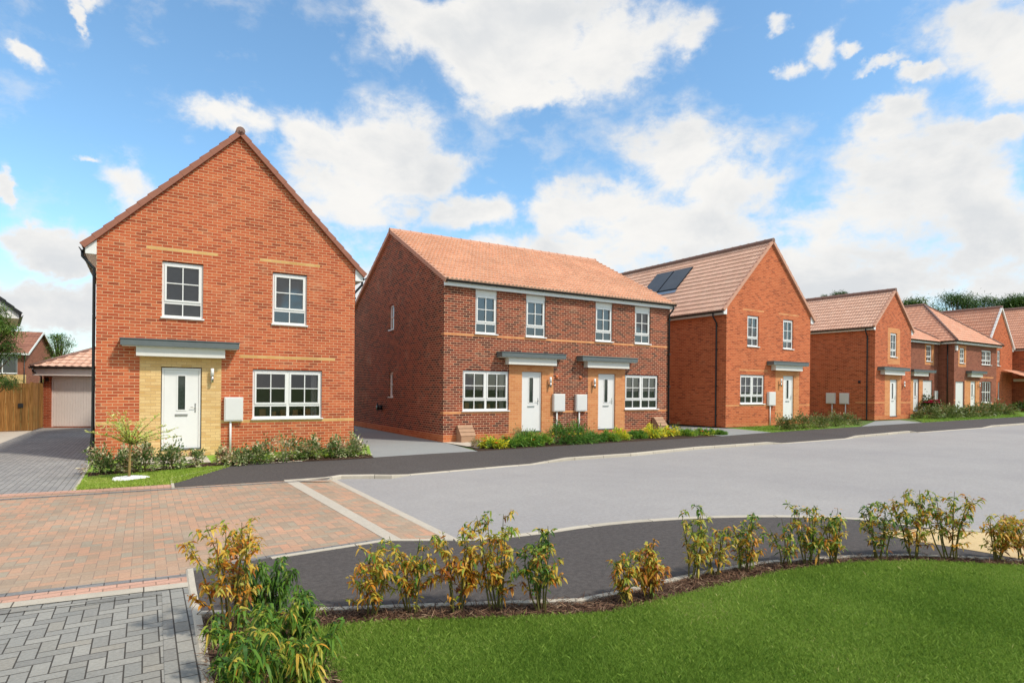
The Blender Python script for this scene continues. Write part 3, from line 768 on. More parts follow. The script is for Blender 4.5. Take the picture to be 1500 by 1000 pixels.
window(B, FRONT(), .683, 2.435, 1.01, 2.325, cols=2, inside='kitchen')
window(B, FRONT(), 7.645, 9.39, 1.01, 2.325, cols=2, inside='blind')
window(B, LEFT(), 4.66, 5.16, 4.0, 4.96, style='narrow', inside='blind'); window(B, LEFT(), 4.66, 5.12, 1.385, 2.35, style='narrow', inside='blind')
door(B, FRONT(), 2.965, 3.785, .245, 2.335, hand=1); door(B, FRONT(), 6.335, 7.155, .245, 2.335, hand=1)
canopy(B, FRONT(), 1.95, 4.58, 2.81, .36, (2.28, 4.26)); canopy(B, FRONT(), 5.31, 7.96, 2.79, .36, (5.64, 7.64))
meter(B, FRONT(), 4.23, 4.72, .95, 1.58); meter(B, FRONT(), 5.23, 5.72, .95, 1.56)
lamp(B, FRONT(), 4.09, 1.98); lamp(B, FRONT(), 6.08, 1.96)
for u in (4.42, 5.48):
    k = MB(FRONT()); k.tube([(u, .0, 2.18), (u, .03, 2.18)], .065, 12); k.build('air_vent', M['brickC'], B)
k = MB(LEFT()); k.tube([(5.97, 0, .94), (5.97, .16, .94)], .10, 14); k.tube([(5.97, .16, .94), (5.97, .20, .94)], .12, 14); k.tube([(5.97, .18, 1.0), (5.97, .18, 1.12)], .035, 8); k.build('boiler_flue', M['black'], B)
# roof B: ridge along the street
angB = math.atan2(az_-bre, BD/2); eo = .16
for sgn in (-1, 1):
    b = MB(); e = eo+.08
    y0 = -e if sgn < 0 else BD+e
    z0 = bre+.08/math.cos(angB)-e*math.tan(angB)
    Ln = (BD/2+e)/math.cos(angB); n = math.ceil(Ln/.325); gg = Ln/n
    Sd = (0, math.cos(angB)*(1 if sgn < 0 else -1), math.sin(angB))
    slope_tiles(b, (-.06, y0, z0), (1,0,0), Sd, BW+.12, n, gauge=gg, amp=.05, lip=.07, per=7, uvk=0 if sgn < 0 else 60)
    b.add([(-.05,y0,z0-.03),(BW+.05,y0,z0-.03),(BW+.05,BD/2,az_+.06),(-.05,BD/2,az_+.06)], [(0,1,2,3)], 0)
    b.build('roof_slope', M['tileB'], B)
    S3 = Vector(Sd); Nn = Vector((0, -math.sin(angB)*(1 if sgn < 0 else -1), math.cos(angB)))
    for xx in (-.10, BW-.01):
        v = MB()
        for c in range(n):
            a = Vector((xx, y0, z0))+S3*(c*gg); e2 = a+S3*(gg*1.02); P = []
            for q, lift in ((a, .085), (e2, .06)):
                P += [q+Nn*lift, q+Vector((.11,0,0))+Nn*lift]
                P += [q-Nn*.065, q+Vector((.11,0,0))-Nn*.065]
            v.add([tuple(p) for p in P], [(0,1,5,4),(2,0,4,6),(0,2,3,1),(4,5,7,6),(3,2,6,7),(1,3,7,5)], 0)
        v.build('verge', M['vergeC'], B)
    f = MB(); yy = (-eo, -eo+.02) if sgn < 0 else (BD+eo-.02, BD+eo)
    f.box(-.09, BW+.09, yy[0], yy[1], 5.02, 5.22)
    ys = (-eo+.021, -.003) if sgn < 0 else (BD+.003, BD+eo-.021)
    f.box(-.02, BW+.02, ys[0], ys[1], 5.022, 5.036)
    f.build('fascia', M['white'], B)
    gy = -eo-.065 if sgn < 0 else BD+eo+.065
    gutter(B, (-.05, gy, 5.19), (BW+.1, gy, 5.19))
ridge(B, (-.10, BD/2, az_+.12), (BW+.1, BD/2, az_+.12), .11, M['vergeC'])
D_ = downpipe(B, [(BW-.02, -eo-.065, 5.14), (BW-.02, -eo-.065, 5.02), (BW-.08, -.05, 4.78), (BW-.08, -.05, .1)])
brackets(D_, FRONT(), BW-.08, (4.6, 3.2, 1.9, .5))
# ------------------------------------------------------------------ house C
Cc = gable_house('detached_house', (9.2906, 26.2976, .257), .5625, 6.24, 11.5, 5.257, 8.403,
    'orange brick gabled house with two solar panels on its roof', 'house', M['brickC'], M['tileC'], M['vergeC'],
    [(0,2.96,.9,.975,OP),(3.51,6.24,.9,.975,OP) ,(3.51,5.35,-.3,2.55,OP),(.9,2.9,2.475,2.55,OP),(0,6.24,-.3,.15,PL),
     (1.1,2.6,5.175,5.25,OP),(3.7,5.3,5.175,5.25,OP)],
    [(1.42,2.245,3.565,4.98),(4.05,4.85,3.565,4.98),(.96,2.675,.985,2.32),(4.10,4.93,.235,2.33)], amp=.014)
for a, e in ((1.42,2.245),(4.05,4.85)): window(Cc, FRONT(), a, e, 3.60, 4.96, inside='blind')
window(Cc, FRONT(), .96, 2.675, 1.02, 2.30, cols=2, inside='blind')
door(Cc, FRONT(), 4.105, 4.925, .235, 2.32, hand=1)
canopy(Cc, FRONT(), 2.85, 5.58, 2.80, .36, (3.17, 5.26)); lamp(Cc, FRONT(), 3.80, 1.98); meter(Cc, FRONT(), 2.86, 3.36, .93, 1.56)
side_pipe(Cc, 6.24, -1, .50, 5.257, (8.403-5.257)/3.12)
side_pipe(Cc, 6.24, 1, .40, 5.257, (8.403-5.257)/3.12)
angC = math.atan2(8.403-5.257, 3.12)
def on_slope(u, v, lift): return (u-lift*math.sin(angC), v, 5.257+.09+u*math.tan(angC)+lift*math.cos(angC))
for v0, v1 in ((4.02, 5.24), (5.29, 6.51)):
    k = MB(); P = []
    for lift in (.03, .09):
        P += [on_slope(1.26, v0, lift), on_slope(2.50, v0, lift), on_slope(2.50, v1, lift), on_slope(1.26, v1, lift)]
    k.add(P, [(0,1,2,3),(4,5,6,7),(0,1,5,4),(1,2,6,5),(2,3,7,6),(3,0,4,7)], 0)
    sp = k.build('solar_panel', M['black'], Cc)
    k = MB(); k.add([on_slope(1.30, v0+.03, .093), on_slope(2.47, v0+.03, .093), on_slope(2.47, v1-.03, .093), on_slope(1.30, v1-.03, .093)], [(0,1,2,3)], 0); k.build('panel_glass', M['solar'], sp)
k = MB(); k.add([on_slope(1.08, 3.95, .05), on_slope(1.25, 3.95, .06), on_slope(1.25, 6.6, .06), on_slope(1.08, 6.6, .05)], [(0,1,2,3)], 0); k.build('flashing', M['steel'], Cc)
# ------------------------------------------------------------------ house D
Dd = gable_house('narrow_house', (19.56, 32.6556, .350), .6208, 4.50, 8.5, 5.17, 7.12,
    'narrow orange brick house with one upper window above its white door', 'house', M['brickD'], M['tileC'], M['vergeC'],
    [(1.20,3.22,-.3,2.46,OP),(1.51,3.05,3.075,5.10,OP),(0,1.2,.9,.975,OP),(3.22,4.5,.9,.975,OP),(0,4.5,-.3,.225,PL)],
    [(1.833,2.65,3.46,4.835),(1.838,2.75,.15,2.225)], amp=.014, eo=.2,
    lz=[(0,1.0,.9,.975,OP),(0,8.5,-.3,.15,PL)])
window(Dd, FRONT(), 1.833, 2.65, 3.495, 4.82, inside='curtain')
door(Dd, FRONT(), 1.85, 2.735, .15, 2.21, hand=1)
canopy(Dd, FRONT(), .30, 3.50, 2.72, .36, (.65, 3.14)); lamp(Dd, FRONT(), 3.42, 1.95)
meter(Dd, LEFT(), 2.06, 2.56, .84, 1.45); meter(Dd, LEFT(), 1.32, 1.81, .84, 1.45)
k = MB(LEFT()); k.tube([(.79, 0, 2.07), (.79, .03, 2.07)], .07, 10); k.build('air_vent', M['black'], Dd)
side_pipe(Dd, 4.5, -1, .38, 5.17, (7.12-5.17)/2.25, .2)
# ------------------------------------------------------------------ hipped houses
def hip_roof(H, x0, x1, y0, y1, z, pitch, ext, tile, gauge=.34, first='y', amp=.012, rolls=.3):
    """hip roof over a rectangle grown by ext; ridge along the longer side"""
    x0 -= ext; x1 += ext; y0 -= ext; y1 += ext; t = math.tan(pitch); w = x1-x0; d = y1-y0; h2 = min(w, d)/2
    cp = math.cos(pitch); Ln = h2/cp; n = math.ceil(Ln/gauge); g = Ln/n
    def tri(L): return (lambda q: q*cp, lambda q: L-q*cp)
    for (P0, U, Sd, L, k) in (((x0,y0,z),(1,0,0),(0,cp,math.sin(pitch)),w,0), ((x0,y1,z),(1,0,0),(0,-cp,math.sin(pitch)),w,40),
                              ((x0,y0,z),(0,1,0),(cp,0,math.sin(pitch)),d,80), ((x1,y0,z),(0,1,0),(-cp,0,math.sin(pitch)),d,120)):
        b = MB(); lo, hi = tri(L); slope_tiles(b, P0, U, Sd, L, n, lo, hi, gauge=g, amp=amp, uvk=k, roll=rolls)
        b.build('roof_slope', tile, H)
    zr = z+h2*t
    if w >= d: r0, r1 = (x0+h2, (y0+y1)/2, zr), (x1-h2, (y0+y1)/2, zr); ends = [((x0,y0),r0),((x0,y1),r0),((x1,y0),r1),((x1,y1),r1)]
    else: r0, r1 = ((x0+x1)/2, y0+h2, zr), ((x0+x1)/2, y1-h2, zr); ends = [((x0,y0),r0),((x1,y0),r0),((x0,y1),r1),((x1,y1),r1)]
    for (p, r) in ends:
        k = MB(); k.tube([(p[0], p[1], z+.03), (r[0], r[1], r[2]+.04)], .075, 8); k.build('hip_tiles', M['ridgecap'], H)
    if abs(w-d) > .3: ridge(H, (r0[0], r0[1], r0[2]+.03), (r1[0], r1[1], r1[2]+.03), .10, M['ridgecap'])
    for p, q in (((x0-.03,y0-.03),(x1+.03,y0-.03)),((x0-.03,y1+.03),(x1+.03,y1+.03)),((x0-.03,y0),(x0-.03,y1)),((x1+.03,y0),(x1+.03,y1))):
        gutter(H, (p[0], p[1], z-.02), (q[0], q[1], z-.02))
def box_walls(H, W, D, h, bm, ops=(), zones=(), left=(), lz=()):
    b = MB(); wall_face(b, FRONT(), W, h, list(ops), list(zones)); wall_face(b, LEFT(), D, h, list(left), list(lz)); wall_face(b, RIGHT(W), D, h, [], list(lz)); wall_face(b, BACK(0, D), W, h, [], [])
    b.build('wall', [bm, M['yellowband'], M['yellow'], M['plinth'], M['orangepanel']], H)
def eave_board(H, W, D, z, ext):
    f = MB(); e = ext-.05
    for (a, c, y, y2) in ((-e, W+e, -e, -e+.02), (-e, W+e, D+e-.02, D+e), (-e, -e+.02, -e+.021, D+e-.021), (W+e-.02, W+e, -e+.021, D+e-.021)): f.box(a, c, y, y2, z-.19, z-.03)
    f.box(-e+.021, W+e-.021, -e+.021, D+e-.021, z-.185, z-.17)
    f.build('fascia', M['white'], H)
def garage_door(H, T, s0, s1, z0, z1, mat=None, recess=.06):
    b = MB(T); b.box(s0, s0+.06, -recess-.06, -recess, z0, z1); b.box(s1-.06, s1, -recess-.06, -recess, z0, z1); b.box(s0+.06, s1-.06, -recess-.06, -recess, z1-.06, z1)
    G_ = b.build('garage_door', mat or M['doorwhite'], H); n = max(4, int((s1-s0)/.11)); l = MB(T); w = (s1-s0-.13)/n
    for i in range(n): l.box(s0+.065+w*i+.006, s0+.065+w*(i+1)-.006, -recess-.05, -recess-.012, z0+.02, z1-.065)
    l.box(s0+.065, s1-.065, -recess-.055, -recess-.024, z0+.02, z1-.065); l.build('door_panel', mat or M['doorwhite'], G_)
    if recess < .07:
        k = MB(T); m = (s0+s1)/2; k.box(m-.05, m+.05, -recess-.012, -recess+.03, z0+.75, z0+.79); k.build('handle', M['black'], G_)
Fh = thing('hipped_house', (29.82, 40.86, .46), .557, 'far brown brick hipped house with white garage door beside its front door', 'house')
box_walls(Fh, 6.7, 10.5, 4.98, M['brickBrown'],
    [(.81,1.55,3.42,4.5),(4.2,5.83,3.42,4.5),(.25,1.52,.05,2.2),(2.5,3.3,.15,2.25),(4.25,5.84,.72,2.26)],
    [(.6,1.78,3.2,4.65,OP),(1.6,3.9,-.3,2.3,OP),(0,6.7,-.3,.3,PL),(0,1.6,.9,.975,OP),(4.0,6.7,.6,.7,OP),(3.9,6.2,2.5,2.6,OP)])
hip_roof(Fh, 0, 6.7, 0, 10.5, 4.93, R(40), .30, M['tileFar']); eave_board(Fh, 6.7, 10.5, 4.93, .30)
window(Fh, FRONT(), .81, 1.55, 3.46, 4.49, inside='curtain'); window(Fh, FRONT(), 4.2, 5.83, 3.46, 4.49, cols=2, inside='curtain')
window(Fh, FRONT(), 4.25, 5.84, .76, 2.24, cols=2, style='tall', inside='curtain')
garage_door(Fh, FRONT(), .25, 1.52, .05, 2.19); door(Fh, FRONT(), 2.5, 3.3, .15, 2.24)
canopy(Fh, FRONT(), 1.75, 4.2, 2.78, .36, (2.0, 3.8)); lamp(Fh, FRONT(), 3.7, 1.98)
k = MB(FRONT()); k.box(.12, .34, .0, .09, 4.28, 4.62); k.build('alarm_box', M['white'], Fh)
D_ = downpipe(Fh, [(-.05, .38, 4.8), (-.05, .38, .1)])
Eh = thing('hipped_house', (29.82-.95*math.sin(.557), 40.86+.95*math.cos(.557), .46), .557, 'brown brick house with pink roses before its white garage door', 'house')
b = MB(FRONT(-5.2))
def shiftT(f, dx): return lambda s, d, z: (f(s, d, z)[0]+dx, f(s, d, z)[1], f(s, d, z)[2])
E_ops = [(3.49,4.27,3.5,4.63),(3.06,4.39,.05,2.26),(1.78,2.53,.15,2.3)]
wall_face(b, FRONT(-5.2), 5.17, 4.86, E_ops, [(3.3,4.57,3.3,4.76,OP),(2.53,3.06,-.3,2.3,OP),(1.3,1.78,-.3,2.3,OP),(0,5.17,-.3,.3,PL)])
wall_face(b, LEFT(-5.2), 8, 4.86, [], []); wall_face(b, BACK(-5.2, 8), 5.17, 4.86, [], [])
b.T = None
b.build('wall', [M['brickBrown'], M['yellowband'], M['yellow'], M['plinth'], M['orangepanel']], Eh)
hip_roof(Eh, -5.2, -.04, 0, 8.0, 4.88, R(36), .28, M['tileFar'])
fb = MB(); fb.box(-5.4, -.36, -.25, -.23, 4.70, 4.85); fb.build('fascia', M['white'], Eh)
window(Eh, FRONT(-5.2), 3.49, 4.27, 3.54, 4.62, inside='curtain')
garage_door(Eh, FRONT(-5.2), 3.06, 4.39, .05, 2.25); door(Eh, FRONT(-5.2), 1.80, 2.51, .15, 2.29)
canopy(Eh, FRONT(-5.2), 1.1, 4.1, 2.75, .36, (1.35, 3.3))
k = MB(FRONT()); k.box(-.62, -.24, .002, .10, .95, 1.55); k.build('meter_box', M['meter'], Eh)
# orange gabled house beyond and its wing
g1 = at(1482, 601); thg = .557
gx, gy = g1.x-4.3*math.cos(thg), g1.y-4.3*math.sin(thg)
Gh = gable_house('gabled_house', (gx, gy, G(gx, gy)), thg, 4.3, 11.0, 5.0, 7.75, 'far orange brick gabled house with a white boarded gable edge', 'house', M['brickD'], M['tileFar'], M['white'],
    [(0,4.3,-.3,.3,PL),(.3,1.45,3.2,4.8,OP)], [(1.55,2.1,3.4,4.6),(1.75,2.1,.9,2.2)], amp=.01, eo=.2, gauge=.34)
window(Gh, FRONT(), 1.55, 2.1, 3.44, 4.59, inside='curtain'); window(Gh, FRONT(), 1.75, 2.1, .94, 2.19, style='narrow', inside='curtain')
door(Gh, FRONT(), 2.7, 3.45, .15, 2.2)
h1 = Vector((41.1, 43.9, 0))
Hh = gable_house('gabled_house', (h1.x+.9, h1.y+.4, G(h1.x, h1.y)), .56, 7.5, 11, 5.0, 8.3, 'farthest right orange brick house, partly outside the photo', 'house', M['brickD'], M['tileFar'], M['verge'],
    [(0,7.5,-.3,.2,PL)], [], amp=.01, gauge=.34)
# porch in the corner between them
Ph = MB()
pw = thing('open_porch', g1+Vector((-.9*math.cos(thg)+.75*math.sin(thg), -.9*math.sin(thg)-.75*math.cos(thg), 0)), thg, 'white timber porch with sloping tiled roof before the far orange house', 'porch')
b = MB(); b.box(1.05, 1.17, -.75, -.63, 0, 2.25); b.build('post', M['white'], pw)
b = MB(); b.box(-.9, 1.2, -.80, -.62, 2.25, 2.45); b.box(1.0, 1.18, -.6, .70, 2.25, 2.45); b.build('beam', M['white'], pw)
b = MB(); slope_tiles(b, (-1.1, -.95, 2.47), (1,0,0), (0, math.cos(R(22)), math.sin(R(22))), 4.2, 5, gauge=.34, amp=.012, roll=.3); b.build('roof', M['tileFar'], pw)
# a roof seen between the third and fourth house
rh = at(1230, 600); rp = Vector((rh.x*1.18, rh.y*1.18, 0))
Rr = thing('hipped_house', (rp.x, rp.y+3, .5), .3, 'roof of a house behind the third and fourth houses', 'house')
box_walls(Rr, 9, 8, 5.3, M['brickBrown']); hip_roof(Rr, 0, 9, 0, 8, 5.3, R(38), .3, M['tileC'])
# ------------------------------------------------------------------ left edge: garage, fence, neighbours
gl = at(63, 626.4); gr = at(150, 625.5); thx = math.atan2((gr-gl).y, (gr-gl).x)
Ga = thing('detached_garage', (gl.x, gl.y, G(gl.x, gl.y)), thx, 'brick garage with a pale ribbed door and hipped tile roof', 'garage')
GW = 3.35
box_walls(Ga, GW, 6.0, 2.40, M['brickGar'], [(.28,GW-.2,.04,2.22)], [])
garage_door(Ga, FRONT(), .28, GW-.2, .04, 2.21, M['garagedoor'], .08)
hip_roof(Ga, 0, GW, 0, 6.0, 2.62, R(27), .33, M['tileC'], rolls=.3, amp=.03, gauge=.33)
f = MB(); f.box(-.28, GW+.28, -.27, -.24, 2.24, 2.55); f.box(-.28, -.25, -.239, 6.25, 2.24, 2.55); f.box(GW+.25, GW+.28, -.239, 6.25, 2.24, 2.55); f.box(-.249, GW+.249, -.239, 0, 2.26, 2.28); f.build('fascia', M['garagedoor'], Ga)
D_ = downpipe(Ga, [(-.22, -.38, 2.55), (-.22, -.38, 2.42), (-.06, -.05, 2.2), (-.06, -.05, .05)])
k = MB(FRONT()); k.box(.10, .20, 0, .09, 2.0, 2.16); k.build('wall_lamp', M['black'], Ga)
# board fence with a gate
def fence(name, p, q, h, label, latch=None):
    d = q-p; L = math.hypot(d.x, d.y); o = thing(name, (p.x, p.y, G(p.x, p.y)), math.atan2(d.y, d.x), label, 'fence')
    n = int(L/.115); b = MB()
    for i in range(n):
        x = L*i/n; j = random.uniform(-.006, .006); y = -.022 if i % 2 else -.006
        b.box(x+.004, x+L/n-.002 if i % 2 == 0 else x+L/n+.012, y-.014+j*.4, y, .03, h+j)
    b.build('boards', M['fence'], o)
    b = MB(); z = [.35, h*.55, h-.25]
    for zz in z: b.box(0, L, .002, .045, zz, zz+.08)
    b.build('rail', M['fence'], o)
    for x in (-.02, L-.06):
        b = MB(); b.box(x, x+.08, .0, .09, 0, h+.03); b.build('post', M['fence'], o)
    if latch is not None:
        b = MB(); b.box(latch-.08, latch+.08, -.06, -.037, h*.5, h*.5+.16); b.build('latch', M['black'], o)
    return o
f0, f1, f2 = at(-70, 634.5), at(47, 630.5), at(62, 626.2)
fence('board_fence', f0, f1, 1.92, 'brown board fence with black latch left of garage', 2.0)
fence('board_fence', f1+Vector((.02,0,0)), f2, 1.92, 'short lighter board fence turned back to the garage')
# distant house on the left
nx, ny = (38-750)/F_PX*55, 55
M['tileFarB'] = tiles('tile_dull_brown', rc(srgb(140,96,80), srgb(152,106,88), srgb(160,112,92)))
Nh = thing('brick_house', (nx, ny, -.1), .36, 'distant yellow and brown brick house behind the fence with brown roof', 'house')
b = MB(T=None)
wall_face(b, FRONT(-9), 9, 4.9, [(6.1,8.35,2.9,4.6)], [(0,9,-1,2.85,YP),(0,9,2.85,5,0)])
wall_face(b, RIGHT(0), 6.5, 4.9, [], [], apex=(3.25, 6.9)); wall_face(b, LEFT(-9), 6.5, 4.9, [], [], apex=(3.25, 6.9)); wall_face(b, BACK(-9, 6.5), 9, 4.9, [], [])
b.build('wall', [M['brickBrown'], M['yellowband'], M['yellow']], Nh)
window(Nh, FRONT(-9), 6.1, 8.35, 2.95, 4.55, cols=2, style='plain', inside='curtain')
an = math.atan2(2.0, 3.25)
for sg in (-1, 1):
    b = MB(); y0 = -.35 if sg < 0 else 6.85; z0 = 4.98-.35*math.tan(an); slope_tiles(b, (-9.2, y0, z0), (1,0,0), (0, -sg*math.cos(an), math.sin(an)), 9.5, 12, gauge=(3.6/math.cos(an))/12, amp=.012, roll=.3)
    b.build('roof_slope', M['tileFarB'] if 'tileFarB' in M else M['tileFar'], Nh)
b = MB(); b.box(-9.2, .3, -.40, -.37, 4.62, 4.80); b.build('fascia', M['white'], Nh)
for sg in (-1, 1):
    b = MB(); y0 = -.38 if sg < 0 else 6.88
    P = [(.30,y0,4.62),(.34,y0,4.62),(.34,3.25,6.84),(.30,3.25,6.84)]; Q = [(x, y, z+.22) for x, y, z in P]
    b.add(P+Q, [(0,1,2,3),(4,5,6,7),(0,1,5,4),(1,2,6,5),(2,3,7,6),(3,0,4,7)], 0); b.build('barge_board', M['white'], Nh)
downpipe(Nh, [(-.12, -.05, 4.7), (-.12, -.05, .1)])['label'] = 'white downpipe'
Nh.children[-1].data.materials[0] = M['white']
# gabled neighbour whose eave corner enters the frame at the left
K0 = Vector((-21.9, 23.0, 0))
Kh = gable_house('gabled_house', (-25.45, 17.45, 0), .70, 7.9, 5, 5.15, 8.6, 'house whose dark eave corner enters at the left edge of the photo', 'house', M['brickGar'], M['tileA'], M['black'], [], [], eo=.8, amp=.012)
# ------------------------------------------------------------------ plants
def leaf_arrays(pos, dr, L, Wd, droop, colr, seg=3, roll=None):
    """bent leaves: (N,3) base, (N,3) unit direction; returns verts, faces, uv"""
    N = len(pos); st_ = np.linspace(0, 1, seg+1)
    shp = np.sin(np.pi*np.clip(st_*.93+.05, 0, 1))**.8; shp[-1] = .08
    up = np.array([0, 0, 1.0]); side = np.cross(dr, up); nn = np.linalg.norm(side, axis=1, keepdims=True); nn[nn < 1e-4] = 1; side /= nn
    if roll is None: roll = RNG.uniform(-.9, .9, N)
    nrm = np.cross(side, dr); side = side*np.cos(roll)[:, None]+nrm*np.sin(roll)[:, None]
    V = np.zeros((N, seg+1, 2, 3))
    for k, t in enumerate(st_):
        c = pos+dr*(t*L)[:, None]; c[:, 2] -= droop*L*t*t
        w = side*(Wd*shp[k]*.5)[:, None]
        V[:, k, 0] = c-w; V[:, k, 1] = c+w
    V = V.reshape(-1, 3); base = (np.arange(N)*(seg+1)*2)[:, None]
    F = []
    for k in range(seg): F.append(base+np.array([2*k, 2*k+1, 2*k+3, 2*k+2]))
    F = np.stack(F, 1).reshape(-1, 4)
    uv = np.repeat(np.stack([colr, np.zeros(N)], 1), seg*4, axis=0)
    return V, F, uv
def unit(a): return a/np.maximum(np.linalg.norm(a, axis=-1, keepdims=True), 1e-6)
def hedge_shrub(p, h, r, n_stem, leaf_n, cols, label, bare=.3, lL=.075, green=False, lean=None, group='young hedge shrubs along the bark border'):
    """young laurel-like shrub: upright stems with hanging narrow leaves; cols = (mean, spread)"""
    o = thing('hedge_shrub', p, 0, label, 'shrub', group)
    b = MB(); P_, D_2, C_ = [], [], []
    stems = []
    for i in range(n_stem):
        a = 2*math.pi*i/n_stem+random.uniform(-.6, .6); rr = r*random.uniform(.45, 1)
        hh = h*random.uniform(.72, 1.0) if i else h
        if i == 0: rr *= .3
        tip = Vector((math.cos(a)*rr, math.sin(a)*rr*.8, hh)); mid = Vector((tip.x*.6+random.uniform(-.02,.02), tip.y*.35, hh*.5))
        pts = [Vector((tip.x*.25+random.uniform(-.03,.03), tip.y*.25+random.uniform(-.03,.03), -.02)), Vector((mid.x*.75, mid.y*.75, mid.z*.5)), mid, (mid+tip)/2+Vector((random.uniform(-.02,.02),)*2+(0,)), tip]
        b.tube(pts, [.008, .007, .006, .004, .002], 5, 0, False); stems.append((pts, 1.0))
        for q in range(random.randint(2, 4) if green else random.randint(5, 8)):      # side twigs
            t = random.uniform(.22, .97); f = t*(len(pts)-1); k = min(int(f), len(pts)-2); s0 = pts[k].lerp(pts[k+1], f-k)
            a2 = random.uniform(0, 6.28); ln = random.uniform(.5, 1)*(.10 if green else max(.07, min(.17, r*.75)))*(1.15-.5*t)
            e = s0+Vector((math.cos(a2)*ln, math.sin(a2)*ln, random.uniform(.25, 1.0)*ln))
            m_ = (s0+e)/2+Vector((0, 0, -.12*ln)); b.tube([s0, m_, e], [.0035, .0025, .0015], 4, 0, False); stems.append(([s0, m_, e], .5))
    b.build('stems', M['stem'], o)
    wt = [(s[1] if green else (.22 if s[1] == 1 else 1))*(s[0][-1]-s[0][0]).length for s in stems]
    per = [max(4, int(leaf_n*w/sum(wt))) for w in wt]
    for (pts, w), k in zip(stems, per):
        hz = pts[-1].z/h; tone = random.gauss(cols[0], cols[1]*.6)+(0 if green else (.62-hz)*.24)
        for j in range(k):
            t = (bare+(1-bare)*random.random()**.75) if w == 1 else (random.random() if green else random.random()**.55)
            f = t*(len(pts)-1); i = min(int(f), len(pts)-2); q = pts[i].lerp(pts[i+1], f-i)
            a = random.uniform(0, 6.28); el = random.uniform(.25, 1.1) if green else random.uniform(-.2, .8)
            P_.append((q.x+random.gauss(0,.012), q.y+random.gauss(0,.012), q.z)); D_2.append((math.cos(a)*math.cos(el), math.sin(a)*math.cos(el), math.sin(el)))
            C_.append(min(.99, max(.01, random.gauss(tone, cols[1]))))
    N = len(P_); L = RNG.uniform(.6, 1.15, N)*lL
    V, Fq, uv = leaf_arrays(np.array(P_), unit(np.array(D_2)), L, L*(RNG.uniform(.17, .25, N) if green else RNG.uniform(.30, .46, N)), (RNG.uniform(.7, 1.7, N) if green else RNG.uniform(.2, 1.4, N)), np.array(C_))
    np_mesh('foliage', V, Fq, uv, M['hedge'], o)
    return o
HS_ = [ # base px, top px y, half width px, stems, leaves, colour mean, spread, label
 ((340,925),762,62,8,330,.74,.10,'tallest orange-leaved young shrub at the left end of the border, bare twig on top'),
 ((392,900),815,52,7,430,.16,.09,'dark green shrub right behind the orange-leaved shrub at the border corner'),
 ((432,950),866,50,7,380,.22,.09,'green shrub with reddish stems at the left corner of the lawn'),
 ((372,990),880,58,8,420,.24,.12,'bushy yellow-green shrub spilling over the bark at the lower left'),
 ((435,1030),905,55,8,430,.26,.10,'yellow-green shrub at the very bottom edge beside the lawn'),
 ((350,1060),930,45,6,260,.24,.14,'green shrub at the bottom edge beside the kerb of the grey drive'),
 ((545,900),797,38,6,190,.72,.12,'brown-orange shrub furthest left on the lawn side of the dark pavement'),
 ((604,897),786,38,6,210,.66,.12,'olive-orange shrub, second from left along the lawn'),
 ((672,896),768,30,5,230,.73,.10,'dense orange shrub whose leaves cover the paving corner'),
 ((728,893),751,40,6,270,.64,.12,'tallest yellow-orange shrub in the middle of the border with leaning stems'),
 ((791,895),768,32,6,210,.36,.2,'shrub with large green hanging leaves right of the tallest yellow one'),
 ((915,884),806,22,5,110,.70,.14,'small brown and green shrub, left one of the pair at the bend'),
 ((953,877),788,26,6,190,.76,.12,'rusty orange compact shrub, right one of the pair at the bend'),
 ((1018,846),741,32,5,130,.56,.10,'tall airy yellow shrub on thin bare stems'),
 ((1050,843),775,26,5,90,.60,.12,'low yellow shrub with bare stems between two taller ones'),
 ((1092,836),752,32,6,170,.46,.16,'yellow-green shrub right of the airy yellow ones'),
 ((1153,829),757,24,4,80,.50,.2,'thin shrub with few leaves before the tallest right-hand group'),
 ((1187,827),738,28,6,180,.42,.16,'green-topped shrub with orange lower leaves'),
 ((1222,824),742,20,5,120,.56,.12,'yellow-leaved shrub at the right end of the straight kerb'),
 ((1290,819),733,30,6,150,.38,.2,'shrub with green tuft on a bare stem left of the buff paving'),
 ((1340,818),716,34,6,200,.58,.14,'tallest right-hand shrub with orange drooping crown'),
 ((1392,819),719,40,7,230,.50,.18,'wide mixed green and orange shrub before the buff paving'),
 ((1462,821),750,30,6,170,.70,.12,'orange-brown shrub at the right edge of the photo'),
 ((1500,823),742,24,5,120,.70,.12,'last orange shrub cut by the right edge of the photo')]
for (bp, top, hw, ns, nl, cm, cs, lab) in HS_:
    q = at(*bp); pm = F_PX/q.y
    hh = (bp[1]-top)/pm*.985; rr = hw/pm
    hedge_shrub(q, hh, rr*(1.2 if cm < .3 else 1.12), ns+2 if cm < .3 else ns, int(nl*(2.2 if cm < .3 else 4.4)), (cm-(.09 if cm > .5 else 0), cs*1.4), lab, bare=.06 if cm < .3 else .10, lL=.088 if cm < .3 else .052, green=cm < .3)
